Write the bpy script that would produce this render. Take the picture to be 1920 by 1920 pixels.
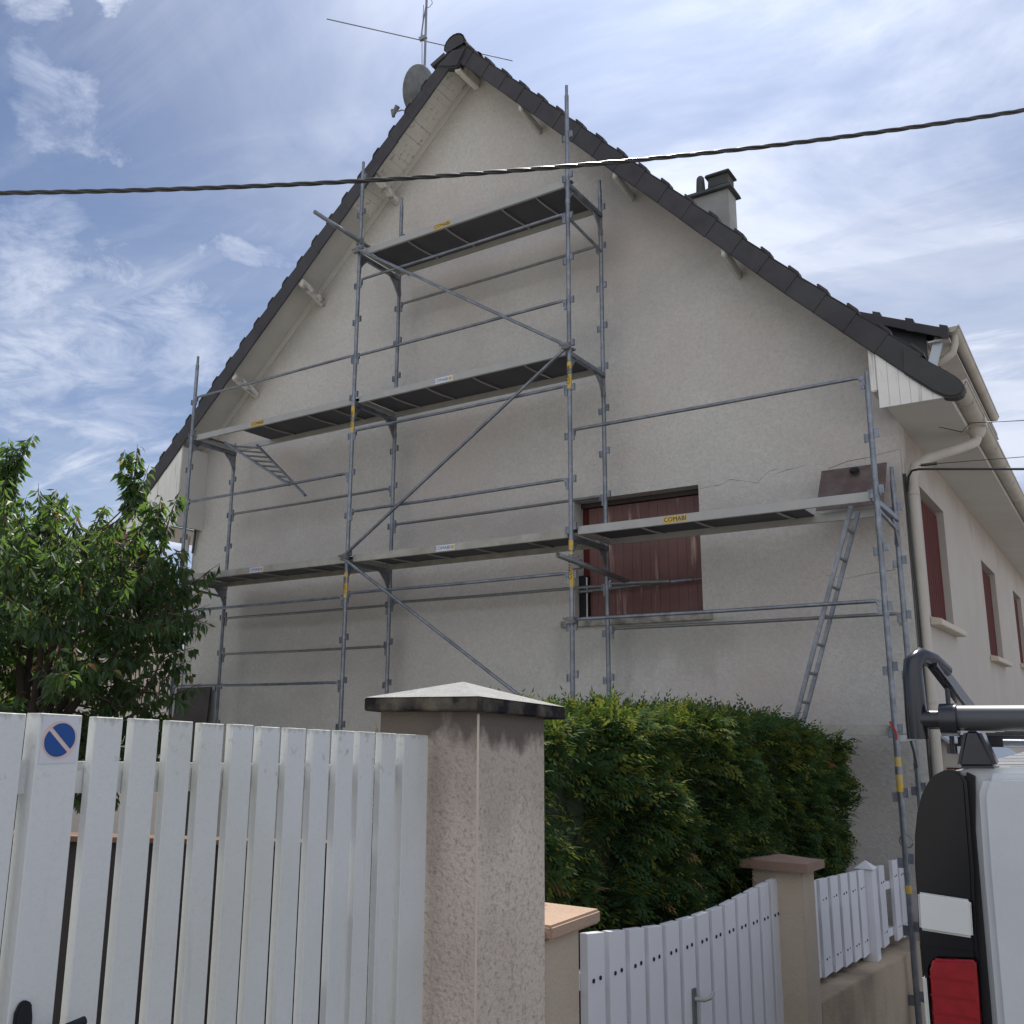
import bpy, math, random
import numpy as np
from mathutils import Vector, Matrix
R = math.radians
random.seed(7); rng = np.random.default_rng(11)
for o in list(bpy.data.objects): bpy.data.objects.remove(o)
sc = bpy.context.scene
col = sc.collection

# ------------------------------------------------------------------ camera
cd = bpy.data.cameras.new('camera'); cam = bpy.data.objects.new('camera', cd); col.objects.link(cam)
F, PITCH, ROLL, YAW = 1770.0, R(12.327), R(0.192), R(32.913)
fwd = Vector((-math.sin(YAW)*math.cos(PITCH), math.cos(YAW)*math.cos(PITCH), math.sin(PITCH)))
r0 = Vector((math.cos(YAW), math.sin(YAW), 0)); u0 = r0.cross(fwd)
rr = r0*math.cos(ROLL)+u0*math.sin(ROLL); uu = -r0*math.sin(ROLL)+u0*math.cos(ROLL)
cam.matrix_world = Matrix(((rr.x, uu.x, -fwd.x, 0), (rr.y, uu.y, -fwd.y, 0), (rr.z, uu.z, -fwd.z, 1.6), (0, 0, 0, 1)))
cd.sensor_width = 36; cd.lens = 36*F/1920; cd.clip_start = 0.05; cd.clip_end = 3000
sc.camera = cam

# ------------------------------------------------------------------ world, sun, exposure
SUN_AZ = Vector((-0.42, 0.91)).normalized(); SUN_EL = R(57)
w = bpy.data.worlds.new("World"); sc.world = w; w.use_nodes = True
nt = w.node_tree; nt.nodes.clear(); N = nt.nodes.new; L = nt.links.new
out = N('ShaderNodeOutputWorld'); bg = N('ShaderNodeBackground'); L(bg.outputs[0], out.inputs[0])
sky = N('ShaderNodeTexSky'); sky.sky_type = 'NISHITA'; sky.sun_disc = False
sky.sun_elevation = SUN_EL; sky.sun_rotation = math.atan2(SUN_AZ.x, SUN_AZ.y)
sky.air_density = 1.0; sky.dust_density = 0.6; sky.ozone_density = 2.0
bg.inputs[1].default_value = 0.075
tc = N('ShaderNodeTexCoord'); sep = N('ShaderNodeSeparateXYZ'); L(tc.outputs['Generated'], sep.inputs[0])
def wm(op, a, b=None, c=None):
    n = N('ShaderNodeMath'); n.operation = op
    for i, v in enumerate((a, b, c)):
        if v is None: continue
        if isinstance(v, (int, float)): n.inputs[i].default_value = v
        else: L(v, n.inputs[i])
    return n.outputs[0]
zz = wm('MAXIMUM', wm('ADD', sep.outputs[2], 0.12), 0.08)
px = wm('DIVIDE', sep.outputs[0], zz); py = wm('DIVIDE', sep.outputs[1], zz)
comb = N('ShaderNodeCombineXYZ'); L(px, comb.inputs[0]); L(py, comb.inputs[1]); comb.inputs[2].default_value = 3.7
def wnoise(scale, detail, rough, dist=0.0, rot=0.0, sx=1.0, sy=1.0, off=(0, 0, 0)):
    mp = N('ShaderNodeMapping'); L(comb.outputs[0], mp.inputs[0]); mp.inputs['Rotation'].default_value = (0, 0, rot)
    mp.inputs['Scale'].default_value = (sx, sy, 1); mp.inputs['Location'].default_value = off
    n = N('ShaderNodeTexNoise'); L(mp.outputs[0], n.inputs['Vector']); n.inputs['Scale'].default_value = scale
    n.inputs['Detail'].default_value = detail; n.inputs['Roughness'].default_value = rough; n.inputs['Distortion'].default_value = dist
    return n.outputs[0]
def wramp(v, a, b):
    n = N('ShaderNodeMapRange'); n.interpolation_type = 'SMOOTHSTEP'; L(v, n.inputs[0])
    n.inputs[1].default_value = a; n.inputs[2].default_value = b
    return n.outputs[0]
soft = wramp(wnoise(0.9, 6, 0.55, 0.4, rot=0.6, sx=0.8, sy=1.4), 0.30, 0.72)      # broad thin cloud veil
wisp = wramp(wnoise(2.2, 9, 0.62, 1.1, rot=1.0, sx=0.55, sy=1.6, off=(3, 1, 0)), 0.45, 0.72)
edge = wnoise(5.5, 9, 0.68, 0.5, off=(7.3, 2.2, 0))
def sdot(v):
    n = N('ShaderNodeVectorMath'); n.operation = 'DOT_PRODUCT'; L(tc.outputs['Generated'], n.inputs[0]); n.inputs[1].default_value = v
    return n.outputs['Value']
wn_ = N('ShaderNodeTexNoise'); L(tc.outputs['Generated'], wn_.inputs['Vector']); wn_.inputs['Scale'].default_value = 9; wn_.inputs['Detail'].default_value = 6; wn_.inputs['Roughness'].default_value = 0.6
wv = N('ShaderNodeVectorMath'); wv.operation = 'MULTIPLY_ADD'; L(wn_.outputs['Color'], wv.inputs[0]); wv.inputs[1].default_value = (0.16, 0.16, 0.16); L(tc.outputs['Generated'], wv.inputs[2])
wv2 = N('ShaderNodeVectorMath'); wv2.operation = 'ADD'; L(wv.outputs[0], wv2.inputs[0]); wv2.inputs[1].default_value = (-0.08, -0.08, -0.08)
wv3 = N('ShaderNodeVectorMath'); wv3.operation = 'NORMALIZE'; L(wv2.outputs[0], wv3.inputs[0])
def wdot(v):
    n = N('ShaderNodeVectorMath'); n.operation = 'DOT_PRODUCT'; L(wv3.outputs[0], n.inputs[0]); n.inputs[1].default_value = v
    return n.outputs['Value']
def skydir(x, y):
    return tuple((rr*((x-960)/F)+uu*((960-y)/F)+fwd).normalized())
sidef = wramp(sdot((0.84, 0.54, 0.0)), -0.42, 0.25)        # more veil towards the sun side
lo = wramp(sep.outputs[2], 0.62, 0.22)
back_fill = wramp(sdot((0.30, -0.90, 0.32)), 0.25, 0.9)        # unseen bright cloud added behind the camera to light gable, gate and pillar
veil = wm('ADD', wm('MULTIPLY', soft, wm('MULTIPLY_ADD', sidef, 0.42, 0.04)), wm('ADD', wm('MULTIPLY', wisp, wm('MULTIPLY_ADD', lo, 0.70, 0.12)), wm('ADD', wm('MULTIPLY', lo, 0.26), wm('MULTIPLY', sidef, 0.36))))
glow = wramp(sdot(tuple(Vector((SUN_AZ.x*math.cos(SUN_EL), SUN_AZ.y*math.cos(SUN_EL), math.sin(SUN_EL))))), 0.80, 1.0)
cov = wm('MINIMUM', wm('MULTIPLY_ADD', glow, 0.35, veil), 0.96)
for (x, y, rad, lo_, hi_) in ((75, 185, 4.2, .62, 1.02), (170, 215, 3.8, .64, 1.05), (458, 472, 2.3, .60, 1.15), (528, 462, 2.1, .62, 1.15), (60, 30, 3.0, .66, 1.05), (215, 5, 1.8, .62, 1.0), (30, 610, 5.0, .58, 1.05), (250, 570, 4.6, .58, 1.05), (120, 700, 7.5, .52, 1.05), (330, 640, 5, .56, 1.05), (60, 520, 5, .56, 1.05)):
    win = wramp(wdot(skydir(x, y)), math.cos(R(rad)), 1.0)
    cov = wm('MAXIMUM', cov, wm('MULTIPLY', wramp(wm('MULTIPLY_ADD', win, 0.34, wm('MULTIPLY', edge, 0.95)), lo_, hi_), wramp(win, 0.0, 0.35)))
cov = wm('MAXIMUM', cov, wm('MULTIPLY', back_fill, 0.97))
mix = N('ShaderNodeMix'); mix.data_type = 'RGBA'; L(cov, mix.inputs[0])
tint = N('ShaderNodeMix'); tint.data_type = 'RGBA'; tint.blend_type = 'MULTIPLY'; tint.inputs[0].default_value = 1; L(sky.outputs[0], tint.inputs[6]); tint.inputs[7].default_value = (0.80, 0.82, 0.90, 1)
L(tint.outputs[2], mix.inputs[6])
cc = N('ShaderNodeMix'); cc.data_type = 'RGBA'; L(back_fill, cc.inputs[0]); shade = N('ShaderNodeMix'); shade.data_type = 'RGBA'; L(wramp(wnoise(1.5, 7, 0.6, 0.6, off=(1.7, 5, 0)), 0.35, 0.68), shade.inputs[0]); shade.inputs[6].default_value = (4.6, 5.5, 7.8, 1); shade.inputs[7].default_value = (8.6, 9.2, 10.6, 1); L(shade.outputs[2], cc.inputs[6]); cc.inputs[7].default_value = (10.0, 10.3, 11.2, 1)
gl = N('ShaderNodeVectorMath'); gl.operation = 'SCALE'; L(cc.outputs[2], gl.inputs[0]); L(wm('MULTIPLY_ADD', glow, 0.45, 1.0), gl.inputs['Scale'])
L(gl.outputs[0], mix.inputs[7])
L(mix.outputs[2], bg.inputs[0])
sd = bpy.data.lights.new('sun', 'SUN'); so = bpy.data.objects.new('sun', sd); col.objects.link(so)
sd.energy = 4.2; sd.angle = R(1.2); sd.color = (1.0, 0.95, 0.87)
sv = Vector((SUN_AZ.x*math.cos(SUN_EL), SUN_AZ.y*math.cos(SUN_EL), math.sin(SUN_EL)))
so.rotation_euler = sv.to_track_quat('Z', 'Y').to_euler(); so.location = (0, 0, 30)
sc.view_settings.view_transform = 'Standard'; sc.view_settings.look = 'None'; sc.view_settings.gamma = 1
sc.view_settings.exposure = 0.33

# ------------------------------------------------------------------ materials
def mat(name, c, rough=0.8, metal=0.0, var=0.12, scale=3.0, bump=0.0, bscale=60.0, c2=None, c2scale=1.2, c2amt=0.5,
        spec=0.4, fine=0.0, fscale=90.0, streak=None, coat=0.0, trans=None):
    """procedural surface: base colour, broad blotches to c2, fine speckle, vertical streaks, bump; world-space coordinates"""
    m = bpy.data.materials.new(name); m.use_nodes = True; t = m.node_tree; n = t.nodes; l = t.links
    b = n['Principled BSDF']; b.inputs['Roughness'].default_value = rough; b.inputs['Metallic'].default_value = metal
    b.inputs['Specular IOR Level'].default_value = spec
    if coat: b.inputs['Coat Weight'].default_value = coat; b.inputs['Coat Roughness'].default_value = 0.08
    g = n.new('ShaderNodeNewGeometry')
    def noise(s, d=5, r=0.55, sc3=None):
        q = n.new('ShaderNodeTexNoise'); q.inputs['Scale'].default_value = s; q.inputs['Detail'].default_value = d; q.inputs['Roughness'].default_value = r
        if sc3:
            mp = n.new('ShaderNodeMapping'); mp.inputs['Scale'].default_value = sc3; l.new(g.outputs['Position'], mp.inputs[0]); l.new(mp.outputs[0], q.inputs['Vector'])
        else: l.new(g.outputs['Position'], q.inputs['Vector'])
        return q.outputs[0]
    def rng_(v, a, b_, c_=0.0, d_=1.0):
        q = n.new('ShaderNodeMapRange'); l.new(v, q.inputs[0])
        for i, x in zip((1, 2, 3, 4), (a, b_, c_, d_)): q.inputs[i].default_value = x
        return q.outputs[0]
    def mixc(f, a, b_):
        q = n.new('ShaderNodeMix'); q.data_type = 'RGBA'
        if isinstance(f, float): q.inputs[0].default_value = f
        else: l.new(f, q.inputs[0])
        for i, x in ((6, a), (7, b_)):
            if isinstance(x, tuple): q.inputs[i].default_value = (*x, 1)
            else: l.new(x, q.inputs[i])
        return q.outputs[2]
    cc = mixc(rng_(noise(scale), 0.3, 0.7), tuple(x*(1-var) for x in c), tuple(min(1, x*(1+var)) for x in c))
    if c2: cc = mixc(rng_(noise(c2scale, 3), 0.42, 0.72, 0, c2amt), cc, c2)
    if fine: cc = mixc(rng_(noise(fscale, 3, 0.7), 0.5, 0.75, 0, fine), cc, tuple(x*0.35 for x in c))
    if streak:                                  # (colour, amount, threshold)
        cc = mixc(rng_(noise(1.0, 6, 0.65, (14, 14, 1.1)), streak[2], streak[2]+0.14, 0, streak[1]), cc, streak[0])
    l.new(cc, b.inputs['Base Color'])
    if bump:
        q = n.new('ShaderNodeBump'); q.inputs['Strength'].default_value = bump; q.inputs['Distance'].default_value = 0.01
        l.new(noise(bscale, 4, 0.65), q.inputs['Height']); l.new(q.outputs[0], b.inputs['Normal'])
    if trans:
        tr = n.new('ShaderNodeBsdfTranslucent'); tr.inputs[0].default_value = (*trans[0], 1)
        ms = n.new('ShaderNodeMixShader'); ms.inputs[0].default_value = trans[1]
        l.new(b.outputs[0], ms.inputs[1]); l.new(tr.outputs[0], ms.inputs[2]); l.new(ms.outputs[0], n['Material Output'].inputs[0])
    return m
def stain(m, color, z0, z1, sc3, thr, amt, ref='Z', plane=None, xr=None, ztop=None):
    """adds grime with its own ragged shape hanging below height z1 (fades out at z0)"""
    t = m.node_tree; n = t.nodes; l = t.links; b = n['Principled BSDF']
    src = b.inputs['Base Color'].links[0].from_socket
    g = n.new('ShaderNodeNewGeometry'); s = n.new('ShaderNodeSeparateXYZ'); l.new(g.outputs['Position'], s.inputs[0])
    zz = s.outputs[2]
    if plane:                                   # plane=k : z + k*y
        q = n.new('ShaderNodeMath'); q.operation = 'MULTIPLY_ADD'; l.new(s.outputs[1], q.inputs[0]); q.inputs[1].default_value = plane; l.new(zz, q.inputs[2]); zz = q.outputs[0]
    mr = n.new('ShaderNodeMapRange'); l.new(zz, mr.inputs[0]); mr.inputs[1].default_value = z0; mr.inputs[2].default_value = z1
    mp = n.new('ShaderNodeMapping'); mp.inputs['Scale'].default_value = sc3; l.new(g.outputs['Position'], mp.inputs[0])
    q = n.new('ShaderNodeTexNoise'); q.inputs['Scale'].default_value = 1; q.inputs['Detail'].default_value = 6; q.inputs['Roughness'].default_value = 0.6; l.new(mp.outputs[0], q.inputs['Vector'])
    ad = n.new('ShaderNodeMath'); ad.operation = 'ADD'; l.new(mr.outputs[0], ad.inputs[0]); l.new(q.outputs[0], ad.inputs[1])
    m2 = n.new('ShaderNodeMapRange'); l.new(ad.outputs[0], m2.inputs[0]); m2.inputs[1].default_value = thr; m2.inputs[2].default_value = thr+0.22; m2.inputs[4].default_value = amt
    fac = m2.outputs[0]
    if ztop:
        e = n.new('ShaderNodeMapRange'); l.new(zz, e.inputs[0]); e.inputs[1].default_value = ztop; e.inputs[2].default_value = ztop+.02; e.inputs[3].default_value = 1; e.inputs[4].default_value = 0
        mu = n.new('ShaderNodeMath'); mu.operation = 'MULTIPLY'; l.new(fac, mu.inputs[0]); l.new(e.outputs[0], mu.inputs[1]); fac = mu.outputs[0]
    if xr:
        for a, b_ in ((xr[0], xr[0]+.25), (xr[1], xr[1]-.25)):
            e = n.new('ShaderNodeMapRange'); e.interpolation_type = 'SMOOTHSTEP'; l.new(s.outputs[0], e.inputs[0]); e.inputs[1].default_value = min(a, b_); e.inputs[2].default_value = max(a, b_)
            if a > b_: e.inputs[3].default_value = 1; e.inputs[4].default_value = 0
            mu = n.new('ShaderNodeMath'); mu.operation = 'MULTIPLY'; l.new(fac, mu.inputs[0]); l.new(e.outputs[0], mu.inputs[1]); fac = mu.outputs[0]
    mx = n.new('ShaderNodeMix'); mx.data_type = 'RGBA'; l.new(fac, mx.inputs[0]); l.new(src, mx.inputs[6]); mx.inputs[7].default_value = (*color, 1)
    l.new(mx.outputs[2], b.inputs['Base Color'])

M = dict(
 render=mat('render', (0.515, 0.505, 0.475), 0.95, var=0.08, scale=22, bump=1.0, bscale=30, c2=(0.47, 0.40, 0.375), c2scale=0.6, c2amt=0.6, spec=0.15, fine=0.32, fscale=46),
 facade=mat('facade_render', (0.485, 0.455, 0.42), 0.95, var=0.05, scale=1.4, bump=0.7, bscale=55, c2=(0.48, 0.42, 0.38), c2scale=0.9, c2amt=0.4, spec=0.15, fine=0.2, fscale=55),
 soffit=mat('soffit_paint', (0.56, 0.55, 0.52), 0.8, var=0.05, bump=0.1, bscale=20),
 whitewood=mat('peeling_white_wood', (0.72, 0.71, 0.67), 0.7, var=0.06, bump=0.25, bscale=30, streak=((0.22, 0.18, 0.14), 0.8, 0.565)),
 strut=mat('flaking_strut_paint', (0.62, 0.61, 0.58), 0.75, var=0.08, bump=0.4, bscale=30, c2=(0.12, 0.10, 0.08), c2scale=11, c2amt=0.9),
 tile=mat('roof_tile', (0.046, 0.044, 0.050), 0.7, var=0.22, scale=4, bump=0.3, bscale=60, c2=(0.06, 0.065, 0.058), c2amt=0.5, spec=0.4, fine=0.3),
 slate=mat('slate', (0.05, 0.055, 0.065), 0.5, var=0.2, bump=0.2),
 zinc=mat('zinc', (0.42, 0.46, 0.5), 0.45, 0.7, var=0.08),
 galv=mat('galvanised_steel', (0.235, 0.255, 0.285), 0.45, 0.7, var=0.22, scale=14, c2=(0.13, 0.14, 0.16), c2scale=5, c2amt=0.8, fine=0.35, fscale=40, bump=0.05),
 galvold=mat('worn_steel', (0.19, 0.20, 0.205), 0.5, 0.6, var=0.2, scale=10, c2=(0.22, 0.18, 0.14), c2scale=5, c2amt=0.35),
 alu=mat('dull_aluminium', (0.37, 0.37, 0.355), 0.55, 0.35, var=0.07, scale=6, c2=(0.42, 0.41, 0.37), c2scale=4, c2amt=0.5, streak=((0.3, 0.28, 0.25), 0.4, 0.62)),
 aluold=mat('dirty_aluminium', (0.40, 0.39, 0.35), 0.7, 0.2, var=0.12, scale=6, c2=(0.25, 0.22, 0.18), c2scale=4, c2amt=0.6, fine=0.3, fscale=30),
 ply=mat('dark_plywood', (0.070, 0.070, 0.082), 0.7, var=0.15, bump=0.1),
 yellow=mat('yellow_sticker', (0.55, 0.37, 0.05), 0.6, var=0.15, scale=20, c2=(0.4, 0.36, 0.26), c2scale=12, c2amt=0.6), white=mat('white_sticker', (0.62, 0.63, 0.63), 0.5, var=0.03),
 black=mat('black_ink', (0.02, 0.02, 0.02), 0.6, var=0.0), bluei=mat('blue_ink', (0.03, 0.12, 0.42), 0.5, var=0.05),
 shutter=mat('brown_shutter', (0.135, 0.064, 0.057), 0.55, var=0.1, scale=5, streak=((0.50, 0.38, 0.32), 0.7, 0.575), bump=0.1),
 brown=mat('brown_paint', (0.10, 0.03, 0.026), 0.8, var=0.1, spec=0.08),
 darkgap=mat('dark_rubber', (0.012, 0.013, 0.016), 0.8, var=0.0),
 lichen=mat('lichened_sill', (0.33, 0.32, 0.29), 0.9, var=0.15, bump=0.4, c2=(0.06, 0.06, 0.05), c2scale=9, c2amt=0.9),
 sill=mat('cream_sill', (0.55, 0.49, 0.41), 0.85, var=0.06, bump=0.2),
 pvc=mat('cream_pvc', (0.46, 0.43, 0.38), 0.5, var=0.05, scale=2, c2=(0.33, 0.30, 0.24), c2scale=3, c2amt=0.5),
 brick=mat('bare_brick', (0.30, 0.13, 0.07), 0.9, var=0.3, scale=9, bump=0.5),
 pvcwhite=mat('white_slat_paint', (0.665, 0.68, 0.67), 0.55, var=0.03, scale=2.5, bump=0.12, bscale=120, c2=(0.58, 0.59, 0.53), c2scale=2.2, c2amt=0.6, fine=0.10, fscale=70, streak=((0.42, 0.43, 0.37), 0.4, 0.60)),
 pvcpick=mat('white_picket_paint', (0.72, 0.73, 0.77), 0.5, var=0.03),
 pillar=mat('stained_pillar_render', (0.72, 0.62, 0.535), 0.95, var=0.07, scale=3, bump=0.9, bscale=75, c2=(0.56, 0.47, 0.40), c2scale=3, c2amt=0.75, fine=0.8, fscale=62, spec=0.15),
 bead=mat('corner_bead', (0.66, 0.57, 0.48), 0.9, var=0.04, bump=0.2),
 capdark=mat('mossy_concrete_edge', (0.018, 0.017, 0.019), 0.9, var=0.3, scale=14, spec=0.15, c2=(0.17, 0.145, 0.11), c2scale=11, c2amt=0.8, bump=0.5),
 captop=mat('rough_concrete_top', (0.36, 0.355, 0.345), 0.75, var=0.15, scale=20, bump=1.0, bscale=130, fine=0.5, fscale=100, spec=0.6),
 capred=mat('reddish_coping', (0.30, 0.20, 0.155), 0.85, var=0.1, bump=0.8, bscale=120),
 cappink=mat('pinkish_coping', (0.48, 0.34, 0.25), 0.85, var=0.1, bump=0.8, bscale=120),
 tan=mat('tan_wall_render', (0.47, 0.375, 0.27), 0.95, var=0.08, bump=0.6, bscale=60, c2=(0.18, 0.14, 0.11), c2scale=1.6, c2amt=0.7, spec=0.15, streak=((0.2, 0.15, 0.11), 0.4, 0.6)),
 pil2=mat('cream_pillar_render', (0.52, 0.44, 0.35), 0.95, var=0.07, bump=0.6, bscale=60, c2=(0.36, 0.29, 0.22), c2scale=3, c2amt=0.5, spec=0.15),
 asphalt=mat('asphalt', (0.075, 0.073, 0.07), 0.9, var=0.15, bump=0.5, bscale=80), grass=mat('yard_ground', (0.10, 0.11, 0.06), 1.0, var=0.3, bump=0.6, bscale=30),
 gravel=mat('yard_gravel', (0.40, 0.37, 0.32), 1.0, var=0.25, bump=0.8, bscale=60),
 cable=mat('black_cable', (0.022, 0.022, 0.024), 0.38, var=0.1, spec=0.6),
 dish=mat('weathered_dish', (0.17, 0.18, 0.18), 0.7, var=0.25, scale=9, bump=0.2), ant=mat('antenna_metal', (0.22, 0.23, 0.25), 0.45, 0.6),
 concrete=mat('grey_concrete', (0.30, 0.30, 0.29), 0.95, var=0.12, bump=0.5, bscale=50), concdark=mat('sooty_concrete', (0.075, 0.08, 0.08), 0.95, var=0.25, bump=0.5),
 bark=mat('cherry_bark', (0.07, 0.05, 0.042), 0.9, var=0.3, bump=0.8, bscale=30),
 leaf=mat('cherry_leaf', (0.024, 0.050, 0.024), 0.5, var=0.4, scale=2.0, spec=0.5, c2=(0.042, 0.08, 0.026), c2scale=3, c2amt=0.7, trans=((0.24, 0.42, 0.06), 0.32)),
 leafy=mat('young_leaf', (0.16, 0.11, 0.035), 0.5, var=0.3, trans=((0.45, 0.28, 0.06), 0.4)),
 thuja=mat('thuja', (0.034, 0.070, 0.028), 0.8, var=0.4, scale=2.2, c2=(0.05, 0.078, 0.02), c2scale=2.6, c2amt=0.45, spec=0.12, trans=((0.12, 0.2, 0.03), 0.2)),
 thujay=mat('thuja_tips', (0.125, 0.14, 0.028), 0.8, var=0.3, spec=0.12, trans=((0.3, 0.34, 0.05), 0.25)),
 thujab=mat('thuja_dead', (0.22, 0.11, 0.05), 0.9, var=0.3),
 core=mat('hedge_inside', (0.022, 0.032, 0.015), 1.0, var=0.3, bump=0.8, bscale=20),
 vanwhite=mat('white_car_paint', (0.60, 0.63, 0.66), 0.3, var=0.03, scale=5, coat=0.6, c2=(0.50, 0.50, 0.49), c2scale=3, c2amt=0.35, fine=0.06, fscale=120), lampdark=mat('smoked_lens', (0.007, 0.008, 0.012), 0.16, var=0.1, spec=0.35),
 lampwhite=mat('clear_lens', (0.66, 0.68, 0.66), 0.2, var=0.02, coat=0.5), lampred=mat('red_lens', (0.30, 0.007, 0.014), 0.18, var=0.15, scale=30, coat=0.6),
 ribred=mat('dark_red_lens', (0.25, 0.006, 0.012), 0.3, var=0.1),
 seal=mat('black_seal', (0.008, 0.008, 0.010), 0.6, var=0), rackblk=mat('black_powder_coat', (0.022, 0.023, 0.03), 0.24, 0.2, var=0.1, spec=0.7), rackgrey=mat('grey_roller', (0.10, 0.105, 0.11), 0.4, 0.5, var=0.05),
 neigh=mat('stained_neighbour_wall', (0.50, 0.40, 0.36), 0.95, var=0.08, c2=(0.30, 0.16, 0.14), c2scale=0.6, c2amt=0.9, streak=((0.16, 0.1, 0.09), 0.5, 0.55), bump=0.3),
 neightile=mat('old_red_tile', (0.11, 0.06, 0.045), 0.8, var=0.3, scale=3, bump=0.4),
 terra=mat('terracotta', (0.17, 0.10, 0.065), 0.9, var=0.4, scale=9), iron=mat('painted_iron', (0.05, 0.04, 0.04), 0.6),
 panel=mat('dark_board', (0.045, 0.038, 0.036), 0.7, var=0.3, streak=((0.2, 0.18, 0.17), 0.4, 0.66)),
 lid=mat('hatch_lid_ply', (0.10, 0.07, 0.065), 0.7, var=0.12, c2=(0.3, 0.28, 0.26), c2scale=7, c2amt=0.25),
 red=mat('red_lever', (0.35, 0.03, 0.03), 0.5), crack=mat('crack_shadow', (0.10, 0.09, 0.08), 1.0, var=0),
 signblue=mat('sign_blue', (0.008, 0.07, 0.28), 0.45, var=0.05), signpink=mat('sign_faded_red', (0.66, 0.52, 0.48), 0.55, var=0.08, scale=30), signwhite=mat('sign_white', (0.64, 0.64, 0.67), 0.5, var=0.03),
)
stain(M['render'], (0.33, 0.33, 0.32), -10, -9, (0.5, 0.5, 0.75), 1.48, 0.5)
stain(M['render'], (0.26, 0.265, 0.24), 1.3, 2.66, (5, 1, 1.3), 1.02, 0.34, xr=(-5.6, -3.2), ztop=2.62)
stain(M['render'], (0.25, 0.25, 0.24), 0.2, -0.6, (1.5, 1, 1.0), 0.7, 0.35)
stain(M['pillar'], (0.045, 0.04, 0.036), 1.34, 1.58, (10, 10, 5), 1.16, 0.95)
stain(M['pillar'], (0.30, 0.25, 0.21), 0.6, 1.6, (8, 8, 1.6), 1.02, 0.4)
stain(M['pvcwhite'], (0.24, 0.23, 0.17), 1.60, 1.665, (70, 70, 25), 1.22, 0.5, plane=0.047)
stain(M['pvcwhite'], (0.16, 0.16, 0.12), 1.47, 1.53, (34, 34, 30), 1.60, 0.7, plane=0.047)
stain(M['facade'], (0.36, 0.30, 0.27), 3.2, 4.4, (1.5, 1.5, 0.4), 1.25, 0.6)

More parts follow.
